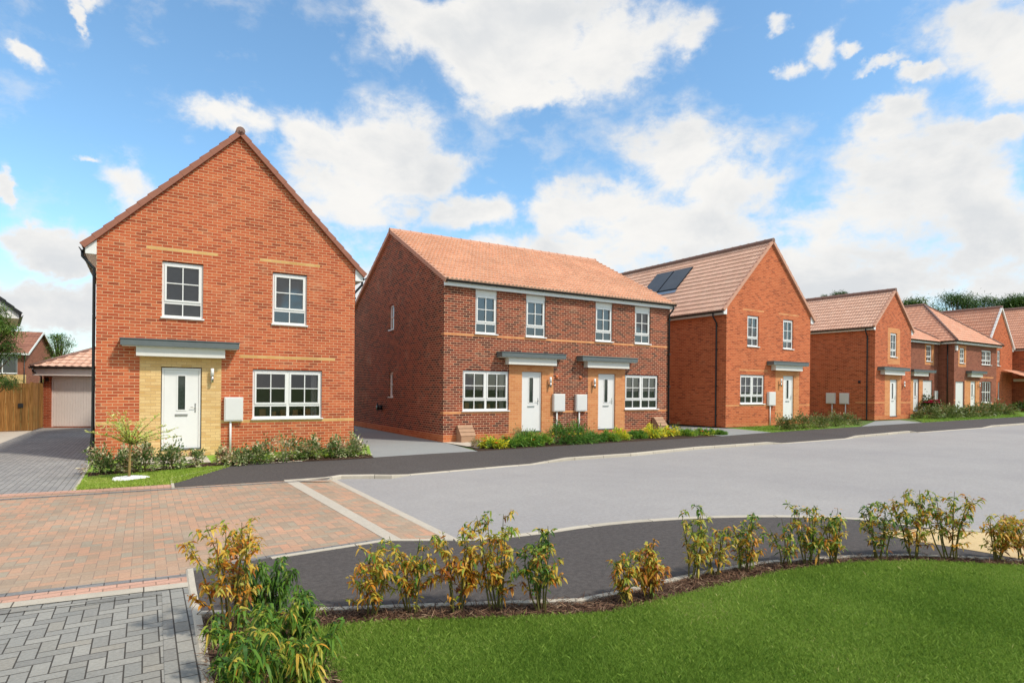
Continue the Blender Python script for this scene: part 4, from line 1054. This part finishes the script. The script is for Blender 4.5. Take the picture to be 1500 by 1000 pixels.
def bush(name, p, rx, h, mat, n, label, cat='shrub', group=None, cm=.5, cs=.25, lL=.05, asp=.45, flat=.5, flowers=None, ry=None):
    """leafy mound: twigs from the base and many leaf-sized faces in clumps"""
    o = thing(name, p, 0, label, cat, group); ry = ry or rx
    n = int(n*1.7); h = h*.99; K = max(8, int(n/34)); a = RNG.uniform(0, 6.283, K); r = np.sqrt(RNG.uniform(0, 1, K)); z = RNG.uniform(.12, 1, K)
    k = np.sqrt(np.clip(1-(z-.35)**2/.50, .12, 1))
    cx = np.stack([np.cos(a)*r*rx*k*.85, np.sin(a)*r*ry*k*.85, z*h*RNG.uniform(.72, .96, K)], 1)
    idx = RNG.integers(0, K, n); sg = min(rx, h)*.20
    P = cx[idx]+RNG.normal(0, 1, (n, 3))*sg*np.array([1, 1, .8]); P[:, 2] = np.abs(P[:, 2])
    c0 = np.array([0, 0, h*.15]); dr = unit(unit(P-c0)+RNG.normal(0, .55, (n, 3))+np.array([0, 0, .35]))
    P *= (1+.22*np.sin(np.arctan2(P[:,1],P[:,0])*3+h*40)*np.minimum(1, P[:,2]/h))[:, None]; L = RNG.uniform(.7, 1.35, n)*lL*1.2; tone = RNG.normal(0, cs*.7, K)
    C = np.clip(cm+tone[idx]+RNG.normal(0, cs*.5, n), .01, .99)
    V, Fq, uv = leaf_arrays(P, dr, L, L*asp, np.full(n, .25), C, 2)
    np_mesh('foliage', V, Fq, uv, mat, o)
    b = MB()
    for i in range(0, K, max(1, K//9)): b.tube([(0,0,-.02), tuple(cx[i]*np.array([.35,.35,.5])), tuple(cx[i])], [.008, .006, .002], 4, 0, False)
    b.build('stems', M['stem'], o)
    if flowers:
        fm, nf, fs = flowers; b = MB()
        for i in range(nf):
            c = cx[RNG.integers(0, K)]*np.array([1.05, 1.05, 1.0])+np.array([0, 0, fs*.8]); c[2] = max(c[2], h*.6); c[1] -= ry*.45
            for q in range(6):
                t = q*math.pi/3+i; u = Vector((math.cos(t), math.sin(t), .35))*fs; w = Vector((-math.sin(t), math.cos(t), 0))*fs*.5; cc = Vector(c)
                b.quad(tuple(cc), tuple(cc+u*.6-w), tuple(cc+u), tuple(cc+u*.6+w))
            b.tube([tuple(c), tuple(c+np.array([0,0,fs*.4]))], [fs*.3, fs*.1], 6)
        b.build('flowers', fm, o)
    return o
def B_(px, py, top, hw, *a, **k):
    q = at(px, py); pm = F_PX/q.y
    return bush(a[0], q, hw/pm, (py-top)/pm, *a[1:], **k)
# variegated shrubs before house A
VA = [(148,694,654,21,'variegated shrub at the drive corner of the first house'),(184,693,657,19,'variegated shrub left of the young tree trunk'),(212,691,650,18,'thin variegated shrub with one pink flower right of the trunk'),
 (252,687,648,20,'variegated shrub before the white door, left one'),(288,684,650,12,'narrow variegated shrub before the white door, right one'),
 (330,681,655,12,'sparse dry shrub under the white meter box'),(352,680,654,20,'loose variegated shrub right of the meter conduit'),(380,678,646,19,'variegated shrub with yellow flowers below the left half of the wide window'),
 (424,674,640,22,'dense shrub with yellow flowers below the wide window'),(458,672,640,18,'variegated shrub with one orange flower below the window end'),(494,670,640,15,'variegated shrub at the right corner of the first house'),(520,668,639,18,'last variegated shrub beside the grey concrete drive')]
for i, (x, y, t, w, lab) in enumerate(VA):
    fl = {2: (M['pink'], 1, .03), 6: (M['yellowP'], 2, .02), 7: (M['yellowP'], 3, .022), 8: (M['yellowP'], 5, .022), 9: (M['orangeP'], 2, .028), 5: (M['orangeP'], 1, .025)}.get(i)
    B_(x, y, t, w, 'garden_shrub', M['variegated'], 620 if i not in (4,5) else 260, lab, group='variegated shrubs before the first house', cm=.48 if i not in (5,) else .8, cs=.42, lL=.06, flowers=fl)
# bed before house B
BB = [(722,657,640,20,.85,'yellow-leaved shrub at the drive end of the long bed'),(748,655,638,22,.45,'green leafy plants with poppies left in the bed'),(772,654,632,18,.4,'grassy green plants before the left white door'),
 (795,653,636,20,.6,'yellow-green plants right of the left white door'),(822,651,622,24,.25,'tall feathery green plant under the left meter box'),(846,650,620,24,.28,'tallest feathery green plant under the right meter box'),
 (870,648,634,16,.3,'low green plant before the right white door'),(892,647,632,15,.5,'pale green low plant beside the right door panel'),(908,645,628,15,.88,'yellow shrub below the right-hand wide window'),
 (932,643,630,16,.4,'green plant between two yellow shrubs'),(954,642,622,16,.92,'bright yellow shrub beside the tilted brown box'),(978,640,625,18,.9,'yellow shrub with orange flower at the downpipe'),
 (1004,639,628,18,.5,'light green plants past the downpipe'),(1032,638,627,18,.6,'yellow-green plants with a red flower near the bed end'),(1050,638,629,12,.45,'last low green plant in the long bed')]
for i, (x, y, t, w, cm, lab) in enumerate(BB):
    fl = {0: (M['orangeP'], 2, .07), 1: (M['orangeP'], 4, .07), 3: (M['orangeP'], 3, .07), 4: (M['yellowP'], 2, .05), 11: (M['orangeP'], 2, .08), 13: (M['orangeP'], 2, .09), 5: (M['yellowP'], 3, .05)}.get(i)
    B_(x, y-2, t+3, w*1.1, 'bed_plant', M['bed'], 560 if cm > .5 else 900, lab, cat='plant', group='plants in the long bed', cm=cm, cs=.22, lL=.085 if cm > .5 else .12, asp=.36 if cm > .5 else .13, flowers=fl)
for i, (x, y, t, w, lab) in enumerate([(760,648,630,14,'wispy dry grass before the left door'),(700,654,644,10,'low creeping green plant at the slab edge'),(862,655-8,640,12,'dry brown patch plant in the bed'),(990,633,622,12,'green weeds on the drive behind the downpipe')]):
    B_(x, y, t, w, 'bed_plant', M['olive'], 260, lab, cat='plant', group='plants in the long bed', cm=.8 if i != 3 else .3, cs=.2, lL=.09, asp=.12)
# grey-green hedging before houses C, D and beyond
for i, (x, y, t, w, lab) in enumerate([(1150,629,611,18,'dull shrub with orange flowers before the third house door'),(1176,628,609,18,'grey-green shrub at the right corner of the third house'),(1200,626,608,18,'dull green shrub left of the twin meter boxes'),
    (1224,624,606,18,'dull green shrub below the twin meter boxes'),(1246,622,605,14,'shrub with orange flowers at the end of the row by the fourth house')]):
    B_(x, y, t, w, 'garden_shrub', M['olive'], 480, lab, group='dull green shrubs by the third house', cm=.5, cs=.25, lL=.09, asp=.35, flowers=(M['orangeP'], 2, .06) if i in (0, 4) else None)
for i, (x, y, t, w, cm, fl, lab) in enumerate([(1348,606,579,15,.15,None,'dark green rose bush by the brown house door'),(1361,607,578,14,.25,(M['pink'],26,.19),'rose bush covered in pink flowers before the white garage door'),(1384,604,582,11,.2,(M['pink'],8,.17),'smaller rose bush with few pink flowers'),
    (1360,613,596,18,.45,None,'low olive shrub at the lawn edge, left end of the long far row'),(1384,612,594,18,.5,None,'olive shrub in the far row before the rose bushes'),(1406,611,593,18,.4,None,'olive shrub before the far white garage door'),(1428,610,590,18,.45,None,'olive shrub before the far white front door'),
    (1450,609,589,18,.5,None,'olive shrub before the far tall window'),(1472,607,590,16,.45,None,'olive shrub before the white porch'),(1427,603,586,14,.15,None,'dark green bush before the far front door'),(1493,600,576,13,.2,None,'bright green bush at the right edge by the porch'),(1496,603,590,12,.1,None,'dark low shrub at the right edge')]):
    B_(x, y, t, w, 'garden_shrub', M['olive'] if cm > .3 else M['tree'], 420, lab, group='far garden shrubs', cm=cm, cs=.22, lL=.13, asp=.4, flowers=fl)
# young willow before house A
def willow():
    q = at(189, 701); pm = F_PX/q.y; o = thing('young_tree', q, 0, 'young yellow-green willow standard in a white gravel ring before the first house', 'tree')
    H = (701-650)/pm; top = (701-583)/pm
    b = MB(); b.tube([(0,0,-.02),(.01,0,H*.5),(.015,0,H)], [.026, .022, .02], 8); b.build('trunk', M['barkpale'], o)
    b = MB(); P, D2, C = [], [], []
    for i in range(24):
        a = i*2.4; el = random.uniform(.25, 1.25); L = random.uniform(.55, 1.0)*(top-H)*1.05
        d = Vector((math.cos(a)*math.cos(el), math.sin(a)*math.cos(el), math.sin(el)))
        s = Vector((.015, 0, H*random.uniform(.96, 1.0))); m = s+d*L*.5; e = s+d*L*.95+Vector((d.x, d.y, -.35 if el < .7 else 0))*.12
        b.tube([s, m, e], [.008, .005, .0015], 5, 0, False)
        for j in range(58):
            t = random.uniform(.05, 1); p = s.lerp(m, t*2) if t < .5 else m.lerp(e, t*2-1)
            a2 = random.uniform(0, 6.28); P.append(tuple(p)); D2.append(tuple((Vector((math.cos(a2), math.sin(a2), .1))+d*.9).normalized())); C.append(min(.99, max(.01, random.gauss(.45+.3*t, .2))))
    b.build('branches', M['bark'], o); N = len(P); L = RNG.uniform(.05, .10, N)
    V, Fq, uv = leaf_arrays(np.array(P), np.array(D2), L, L*.3, np.full(N, .3), np.array(C), 2); np_mesh('foliage', V, Fq, uv, M['willow'], o)
    b = MB(); n = 900
    for i in range(n):
        a = random.uniform(0, 6.28); r = math.sqrt(random.random())*.30*(1+.12*math.sin(a*3)); s = random.uniform(.010, .02)
        x, y = q.x+math.cos(a)*r, q.y+math.sin(a)*r; z = G(x, y)+.012+(.03*(1-r/.32) if r < .32 else 0)
        b.add([(x+s,y,z),(x,y+s,z),(x-s,y,z),(x,y-s,z),(x,y,z+s)], [(0,1,4),(1,2,4),(2,3,4),(3,0,4)], 0)
    K = 24; b.add([(q.x+math.cos(6.2832*k/K)*.29*(1+.12*math.sin(3*6.2832*k/K)), q.y+math.sin(6.2832*k/K)*.29*(1+.12*math.sin(3*6.2832*k/K)), q.z+.008) for k in range(K)]+[(q.x,q.y,q.z+.035)], [(k,(k+1)%K,K) for k in range(K)], 0)
    g = b.build('gravel_ring', M['stone']); tag(g, kind='stuff', label='ring of white gravel around the young willow')
willow()
# trees
def tree(px, py, top, hw, mat, label, n=5200, cm=.45, lL=.30, trunk_h=.28, dist=None, lean=0, seedn=None, group=None, sparse=False):
    q = at(px, py) if dist is None else Vector(((px-750)/F_PX*dist, dist, 0)); 
    if dist is None: pass
    pm = F_PX/q.y; hz = YH+ROLL*(px-750); H = (hz-top)/pm+EYE-q.z; Rr_ = hw/pm
    o = thing('broadleaf_tree', q, 0, label, 'tree', group)
    b = MB(); th = H*trunk_h; b.tube([(0,0,-.2),(.1*lean,0,th*.6),(lean*.25,0,th*1.3),(lean*.4,.1,H*.7)], [H*.022, H*.018, H*.014, H*.005], 8)
    K = 70 if not sparse else 46; n = int(n*2.4); cx = []; Rr_ *= 1.15
    for i in range(K):
        z = 1-.62*random.random()**1.5; rr = math.sqrt(max(.22, 1-((z-.6)/.45)**2)); a = random.uniform(0, 6.28); r = Rr_*rr*random.uniform(.25, .95)
        cx.append((math.cos(a)*r, math.sin(a)*r, z*H)); b.tube([(lean*.2,0,th+(z*H-th)*.35), (math.cos(a)*r*.5, math.sin(a)*r*.5, z*H*.8), cx[-1]], [H*.008, H*.005, H*.0015], 5, 0, False)
    b.build('trunk', M['bark'], o)
    cx = np.array(cx); idx = RNG.integers(0, K, n); P = cx[idx]+RNG.normal(0, 1, (n,3))*Rr_*np.array([.15,.15,.10])*(1.15 if not sparse else .9)
    dr = unit(RNG.normal(0, 1, (n,3))+np.array([0,0,.2])); L = RNG.uniform(.6, 1.3, n)*lL; tone = RNG.normal(0, .16, K)
    V, Fq, uv = leaf_arrays(P, dr, L*.8, L*.62, np.full(n, .2), np.clip(cm+tone[idx]+RNG.normal(0,.14,n), .01, .99), 1)
    np_mesh('crown', V, Fq, uv, mat, o)
GT = 'trees behind the far houses'
tree(1335, 600, 443, 26, M['tree'], 'round pale green tree top behind the brown brick house', dist=72, group=GT, lL=.48)
tree(1400, 600, 437, 40, M['tree'], 'tall loose tree behind the hipped roof, left of the pair', dist=78, group=GT, cm=.4, sparse=True, n=5200, lL=.42)
tree(1436, 600, 439, 30, M['tree'], 'tree with thin upright twigs above the long tiled ridge', dist=80, group=GT, cm=.4, sparse=True, n=4200, lL=.42)
tree(1485, 600, 441, 34, M['tree'], 'dense dark green tree at the right edge behind the roofs', dist=76, group=GT, cm=.3, lL=.48)
tree(1530, 600, 448, 34, M['tree'], 'dark tree beyond the right edge of the photo', dist=80, group=GT, cm=.3, lL=.48)
tree(1365, 600, 458, 24, M['tree'], 'low bushy green tree just left of the tall loose tree', dist=70, group=GT, cm=.5, lL=.45)
tree(1228, 600, 431, 18, M['tree'], 'tree tips showing above the fourth house roof', dist=66, cm=.3, n=2600, sparse=True)
tree(1205, 600, 434, 10, M['tree'], 'small tree tip showing between the third and fourth house', dist=66, cm=.4, n=1500, sparse=True)
tree(86, 620, 492, 20, M['tree'], 'loose bushy tree showing behind the garage roof', dist=42, n=1500, cm=.6, lL=.22)
tree(-24, 640, 450, 34, M['tree'], 'green tree hanging into the left edge before the far house', dist=21.0, n=9000, cm=.45, lL=.15)
# brown gas meter boxes standing against house B
def gasbox(u, base_d, label, rz=0):
    bx = Matrix.Rotation(.5415, 4, 'Z') @ Vector((u, -.02, 0)); w = Vector((-2.1929+bx.x, 19.414+bx.y, 0)); w.z = G(w.x, w.y)+base_d
    o = thing('gas_meter_box', w, .5415+rz, label, 'meter box', 'brown ground meter boxes')
    b = MB(); W, D, h0, h1 = .50, .36, .20, .54
    P = [(0,-D,0),(W,-D,0),(W,0,0),(0,0,0),(0,-D,h0),(W,-D,h0),(W,-.08,h1),(0,-.08,h1),(W,0,h1),(0,0,h1)]
    b.add(P, [(0,1,5,4),(0,4,7,9,3),(1,2,8,6,5),(3,9,8,2),(7,6,8,9),(0,3,2,1)], 0); b.build('body', M['brownbox'], o, .008)
    b = MB(); n = Vector((0, -(h1-h0), -( -D+.08))).normalized()
    for (t0, t1) in ((.0,.30),(.34,.64),(.68,.98)):
        def q(x, t, l): y = -D+(D-.08)*t; z = h0+(h1-h0)*t; return (x, y-.77*l, z+.64*l)
        P = [q(-.02,t0,.004),q(W+.02,t0,.004),q(W+.02,t1,.004),q(-.02,t1,.004),q(-.02,t0,.022),q(W+.02,t0,.022),q(W+.02,t1,.022),q(-.02,t1,.022)]
        b.add(P, [(0,1,2,3),(4,5,6,7),(0,1,5,4),(1,2,6,5),(2,3,7,6),(3,0,4,7)], 0)
    b.build('lid', M['brownbox'], o, .004)
gasbox(.46, .0, 'brown sloped meter box on the slab at the left corner of the pair')
gasbox(9.05, .05, 'brown sloped meter box behind the yellow shrubs by the downpipe', .1)
# grass and bark: uncountable
def scatter_poly(poly, n):
    poly = np.array([(p.x, p.y) for p in poly]); lo, hi = poly.min(0), poly.max(0); out = []
    while sum(map(len, out)) < n:
        p = RNG.uniform(lo, hi, (n*2, 2)); ins = np.zeros(len(p), bool)
        for i in range(len(poly)):
            a, c = poly[i], poly[(i+1) % len(poly)]
            cond = (a[1] > p[:, 1]) != (c[1] > p[:, 1])
            xi = (c[0]-a[0])*(p[:, 1]-a[1])/(c[1]-a[1]+1e-12)+a[0]; ins ^= cond & (p[:, 0] < xi)
        out.append(p[ins])
    return np.concatenate(out)[:n]
def Gn(p): return KS*((p[:, 0]+9.95)*CT+(p[:, 1]-14.45)*ST)
def grass(poly, n, h, w, mat, label, dz=0.0, power=None):
    p = scatter_poly(poly, n); p = p+RNG.normal(0, .022, p.shape)
    if power is not None: p = p[RNG.uniform(0, 1, len(p)) < np.clip((power/np.maximum(p[:, 1], .1))**1.3, .12, 1)]
    n = len(p); pos = np.stack([p[:, 0], p[:, 1], Gn(p)+dz-.004], 1); a = RNG.uniform(0, 6.283, n); hh = h*RNG.uniform(.55, 1.2, n)
    wd = w*RNG.uniform(.7, 1.3, n)*np.clip(p[:, 1]/5, .8, 2.2); ln = RNG.normal(0, .36, (n, 2)); hh = hh*(1+.5*(RNG.uniform(0, 1, n) > .93))
    s = np.stack([np.cos(a), np.sin(a), 0*a], 1)*wd[:, None]*.5
    mid = pos+np.stack([ln[:, 0]*hh*.35, ln[:, 1]*hh*.35, hh*.6], 1); tip = pos+np.stack([ln[:, 0]*hh, ln[:, 1]*hh, hh*.95], 1)
    V = np.stack([pos-s, pos+s, mid+s*.7, tip], 1); V = np.stack([V[:, 0], V[:, 1], V[:, 2], V[:, 3]], 1).reshape(-1, 3)
    F = (np.arange(n)*4)[:, None]+np.array([0, 1, 2, 3])
    patch = .20*np.sin(p[:, 0]*1.1+1+.8*np.sin(p[:,1]*.9))*np.sin(p[:, 1]*1.3+.5*p[:,0])+.10*np.sin(p[:, 0]*5.1)*np.sin(p[:, 1]*4.3)
    C = np.clip(RNG.normal(.42, .2, n)+patch, .01, .99); uv = np.repeat(np.stack([C, 0*C], 1), 4, axis=0)
    o = np_mesh('grass', V, F, uv, mat); tag(o, label, 'grass', kind='stuff'); return o
near = lb[:-1]+[at(1700,900), at(1640,1060), at(600,1060), at(520,1060), at(500,1000)]
grass(near, 420000, .032, .0034, M['grass'], 'short mown grass of the foreground lawn', power=4.5)
grass([at(110,717.5), at(252,708.4), at(340,681.4), at(310,683.4), at(253,688.2), at(184,694), at(128,698.5)], 26000, .03, .007, M['grassA'], 'bright green grass before the first house')
grass([at(310,677), at(443,671), at(500,668.5), at(530,664), at(520,657), at(330,667)], 14000, .04, .008, M['grassA'], 'bright green grass behind the shrubs of the first house')
grass([at(1130,633), at(1205,628), at(1240,616), at(1185,612), at(1080,626)], 9000, .05, .012, M['grass'], 'grass before the third house')
grass([at(1352,618.6), at(1447,613), at(1500,609.8), at(1480,600), at(1333,610)], 9000, .06, .016, M['grass'], 'yellowish grass before the far houses')
def chips(poly, n, size, label, dz=0.0):
    p = scatter_poly(poly, n); z = Gn(p)+dz+RNG.uniform(0, .018, n); a = RNG.uniform(0, 6.283, n); el = RNG.normal(0, .25, n)
    d = np.stack([np.cos(a)*np.cos(el), np.sin(a)*np.cos(el), np.sin(el)], 1); L = size*RNG.uniform(.4, 1.5, n)
    V, F, uv = leaf_arrays(np.stack([p[:, 0], p[:, 1], z], 1), d, L, L*RNG.uniform(.22, .5, n), np.zeros(n), np.clip(RNG.beta(1.3, 1.6, n), .01, .99), 1, RNG.normal(0, .5, n))
    o = np_mesh('bark_mulch', V, F, uv, M['chip']); return tag(o, label, 'bark mulch', kind='stuff')
chips([at(300,899)]+fe[1:-1]+list(reversed(lb[:-1]))+[at(500,1000), at(520,1060), at(312,1060), at(299,960)], 30000, .060, 'bark chips covering the planted border')
chips([at(128,698), at(184,693.5), at(253,687.5), at(344,681.4), at(443,675.8), at(548,670), at(540,664.8), at(443,671), at(344,675.6), at(253,682.5), at(130,692)], 5000, .06, 'bark chips under the shrubs of the first house', .006)
# ------------------------------------------------------------------ sky
SUN_DIR = Vector((.896, -.443, 0)).normalized(); EL = R(50)
def world():
    w = bpy.data.worlds.new('World'); S.world = w; w.use_nodes = True; nt = w.node_tree; n = nt.nodes; l = nt.links; n.clear()
    def N(t, **k):
        x = n.new(t)
        for a, v in k.items(): setattr(x, a, v)
        return x
    def put(s, v):
        if isinstance(v, bpy.types.NodeSocket): l.new(v, s)
        else: s.default_value = v
    def m(op, a, b=0., c=None, clamp=False):
        x = N('ShaderNodeMath', operation=op); x.use_clamp = clamp; put(x.inputs[0], a); put(x.inputs[1], b)
        if c is not None: put(x.inputs[2], c)
        return x.outputs[0]
    def mr(v, a, b, c=0., d=1., smooth=True):
        x = N('ShaderNodeMapRange'); x.interpolation_type = 'SMOOTHSTEP' if smooth else 'LINEAR'
        put(x.inputs[0], v); put(x.inputs[1], a); put(x.inputs[2], b); put(x.inputs[3], c); put(x.inputs[4], d); return x.outputs[0]
    tc = N('ShaderNodeTexCoord').outputs['Generated']
    sp = N('ShaderNodeSeparateXYZ'); l.new(tc, sp.inputs[0]); X, Y, Z = sp.outputs
    az = m('ARCTAN2', X, Y); el = m('ARCSINE', Z)
    cb = N('ShaderNodeCombineXYZ'); l.new(az, cb.inputs[0]); l.new(el, cb.inputs[1])
    def warp(scale, amt, off):
        x = N('ShaderNodeTexNoise'); x.inputs['Scale'].default_value = scale; x.inputs['Detail'].default_value = 6; x.inputs['Roughness'].default_value = .6
        mp = N('ShaderNodeMapping'); l.new(tc, mp.inputs[0]); mp.inputs['Location'].default_value = (off, off, off); l.new(mp.outputs[0], x.inputs['Vector'])
        a = N('ShaderNodeVectorMath', operation='SUBTRACT'); l.new(x.outputs['Color'], a.inputs[0]); a.inputs[1].default_value = (.5, .5, .5)
        c = N('ShaderNodeVectorMath', operation='SCALE'); l.new(a.outputs[0], c.inputs[0]); c.inputs['Scale'].default_value = amt; return c.outputs[0]
    w1 = N('ShaderNodeVectorMath', operation='ADD'); l.new(cb.outputs[0], w1.inputs[0]); l.new(warp(6, .13, 1.3), w1.inputs[1])
    w2 = N('ShaderNodeVectorMath', operation='ADD'); l.new(w1.outputs[0], w2.inputs[0]); l.new(warp(26, .035, 5.3), w2.inputs[1])
    w3 = N('ShaderNodeVectorMath', operation='MULTIPLY'); l.new(w2.outputs[0], w3.inputs[0]); w3.inputs[1].default_value = (1, 1, 0); AE = w3.outputs[0]
    def noise(scale, detail, rough, stretch=(1, 1, 1.6), off=0.):
        mp = N('ShaderNodeMapping'); l.new(tc, mp.inputs[0]); mp.inputs['Scale'].default_value = stretch; mp.inputs['Location'].default_value = (off, off*.7, off*.3)
        x = N('ShaderNodeTexNoise'); x.inputs['Scale'].default_value = scale; x.inputs['Detail'].default_value = detail; x.inputs['Roughness'].default_value = rough
        x.inputs['Distortion'].default_value = .25; l.new(mp.outputs[0], x.inputs['Vector']); return x.outputs['Fac']
    n1 = noise(5.5, 8, .58); n2 = noise(17, 7, .62, off=3.1); n3 = noise(3.2, 5, .5, off=7.7)
    blobs = [(640,40,110,55),(760,60,150,85),(900,60,110,75),(790,130,100,35),(690,90,70,60),(590,20,60,30),
      (560,230,110,80),(460,215,80,60),(640,250,60,45),(335,190,75,30),(500,300,110,50),(690,320,60,30),
      (185,270,60,38),(215,300,60,30),(130,240,22,10),(60,365,65,30),(110,395,70,25),(85,5,45,18),(40,95,30,18),(0,285,14,30),(95,30,14,14),
      (1010,230,90,65),(1060,270,75,60),(880,310,100,55),(810,310,50,45),(960,350,180,60),
      (1310,155,44,28),(1285,200,60,35),(1330,260,135,75),(1250,330,170,65),(1400,300,110,60),(1450,330,100,60),(1430,190,80,24),(1190,380,190,75),
      (1440,45,78,62),(1475,80,60,50),(1185,80,26,34),(1235,75,34,14),(1130,38,28,20),(1275,92,52,12),(1140,112,24,18),(1345,95,45,14),(1000,60,40,40),
      (1120,430,420,60),(820,400,240,50),(80,470,220,50),(420,470,200,120)]
    tot = None
    for (px, py, rx, ry) in blobs:
        hyp = math.hypot(F_PX, px-750); a0 = math.atan((px-750)/F_PX); e0 = math.atan((YH-py)/hyp)
        ra = rx*F_PX/hyp**2; re = ry/hyp*(math.cos(e0)**2)
        v = N('ShaderNodeVectorMath', operation='SUBTRACT'); l.new(AE, v.inputs[0]); v.inputs[1].default_value = (a0, e0, 0)
        u = N('ShaderNodeVectorMath', operation='MULTIPLY'); l.new(v.outputs[0], u.inputs[0]); u.inputs[1].default_value = (1/ra, 1/re, 0)
        q = N('ShaderNodeVectorMath', operation='DOT_PRODUCT'); l.new(u.outputs[0], q.inputs[0]); l.new(u.outputs[0], q.inputs[1])
        g = m('EXPONENT', m('MULTIPLY', q.outputs['Value'], -.80))
        tot = g if tot is None else m('SMOOTH_MAX', tot, g, .18)
    tot = m('MINIMUM', tot, 1.2)
    # the sky behind the camera and overhead: scattered cloud
    back = m('MULTIPLY', mr(n3, .40, .54), mr(Y, .25, -.1)); high = m('MULTIPLY', mr(n3, .42, .56), mr(el, .72, .9))
    tot = m('ADD', tot, m('ADD', back, high))
    tex = m('ADD', m('MULTIPLY', m('SUBTRACT', n1, .5), 1.7), m('MULTIPLY', m('SUBTRACT', n2, .5), 1.1))
    dens = m('ADD', tot, tex)
    mask = mr(dens, .24, .82)
    wisp = m('MULTIPLY', mr(m('ADD', m('MULTIPLY', tot, .8), m('MULTIPLY', tex, 1.1)), .10, .55), .38)
    low = mr(el, .20, .02); lowm = m('MULTIPLY', low, .60)
    mask = m('MAXIMUM', m('MAXIMUM', mask, wisp), lowm)
    shade = mr(m('ADD', m('MULTIPLY', n3, .5), m('MULTIPLY', n1, .5)), .40, .60)
    thick = mr(dens, .55, 1.2)
    sky = N('ShaderNodeTexSky'); sky.sky_type = 'NISHITA'; sky.sun_disc = False; sky.sun_elevation = EL; sky.sun_rotation = math.atan2(SUN_DIR.x, SUN_DIR.y)
    sky.air_density = 1.0; sky.dust_density = .6; sky.ozone_density = 1.6
    tint = N('ShaderNodeMix'); tint.data_type = 'RGBA'; tint.blend_type = 'MULTIPLY'; tint.inputs[0].default_value = 1; l.new(sky.outputs[0], tint.inputs[6]); tint.inputs[7].default_value = SKYTINT
    bg = N('ShaderNodeBackground'); l.new(tint.outputs[2], bg.inputs[0]); bg.inputs[1].default_value = SKYSTR
    cm_ = N('ShaderNodeMix'); cm_.data_type = 'RGBA'; l.new(m('MULTIPLY', shade, m('MULTIPLY_ADD', thick, .55, .45)), cm_.inputs[0]); cm_.inputs[6].default_value = (1, .985, .955, 1); cm_.inputs[7].default_value = (.76, .785, .81, 1)
    bc = N('ShaderNodeBackground'); l.new(cm_.outputs[2], bc.inputs[0]); bc.inputs[1].default_value = CLOUDSTR
    mx = N('ShaderNodeMixShader'); l.new(mask, mx.inputs[0]); l.new(bg.outputs[0], mx.inputs[1]); l.new(bc.outputs[0], mx.inputs[2])
    o = N('ShaderNodeOutputWorld'); l.new(mx.outputs[0], o.inputs[0])
SKYTINT = (.96, 1.20, 1.22, 1); SKYSTR = .15; CLOUDSTR = .75
world()
sun = bpy.data.lights.new('sun', 'SUN'); sun.energy = 2.7; sun.angle = R(5); sun.color = (1, .93, .82)
so = bpy.data.objects.new('sun', sun); COL.objects.link(so)
sd = Vector((SUN_DIR.x*math.cos(EL), SUN_DIR.y*math.cos(EL), math.sin(EL)))
so.rotation_euler = sd.to_track_quat('Z', 'Y').to_euler(); so.location = sd*60
# ------------------------------------------------------------------ camera
cam = bpy.data.cameras.new('camera'); co = bpy.data.objects.new('camera', cam); COL.objects.link(co)
cam.sensor_width = 36; cam.lens = F_PX/1500*36; cam.shift_y = (YH-500)/1500; cam.clip_start = .05; cam.clip_end = 9000
co.location = (0, 0, EYE)
co.matrix_world = Matrix.Translation((0, 0, EYE)) @ Matrix.Rotation(-ROLL, 4, 'Y') @ Matrix.Rotation(R(90), 4, 'X')
S.camera = co
S.view_settings.view_transform = 'Standard'; S.view_settings.look = 'None'; S.view_settings.exposure = .35; S.view_settings.gamma = 1
S.cycles.max_bounces = 6; S.cycles.transparent_max_bounces = 12
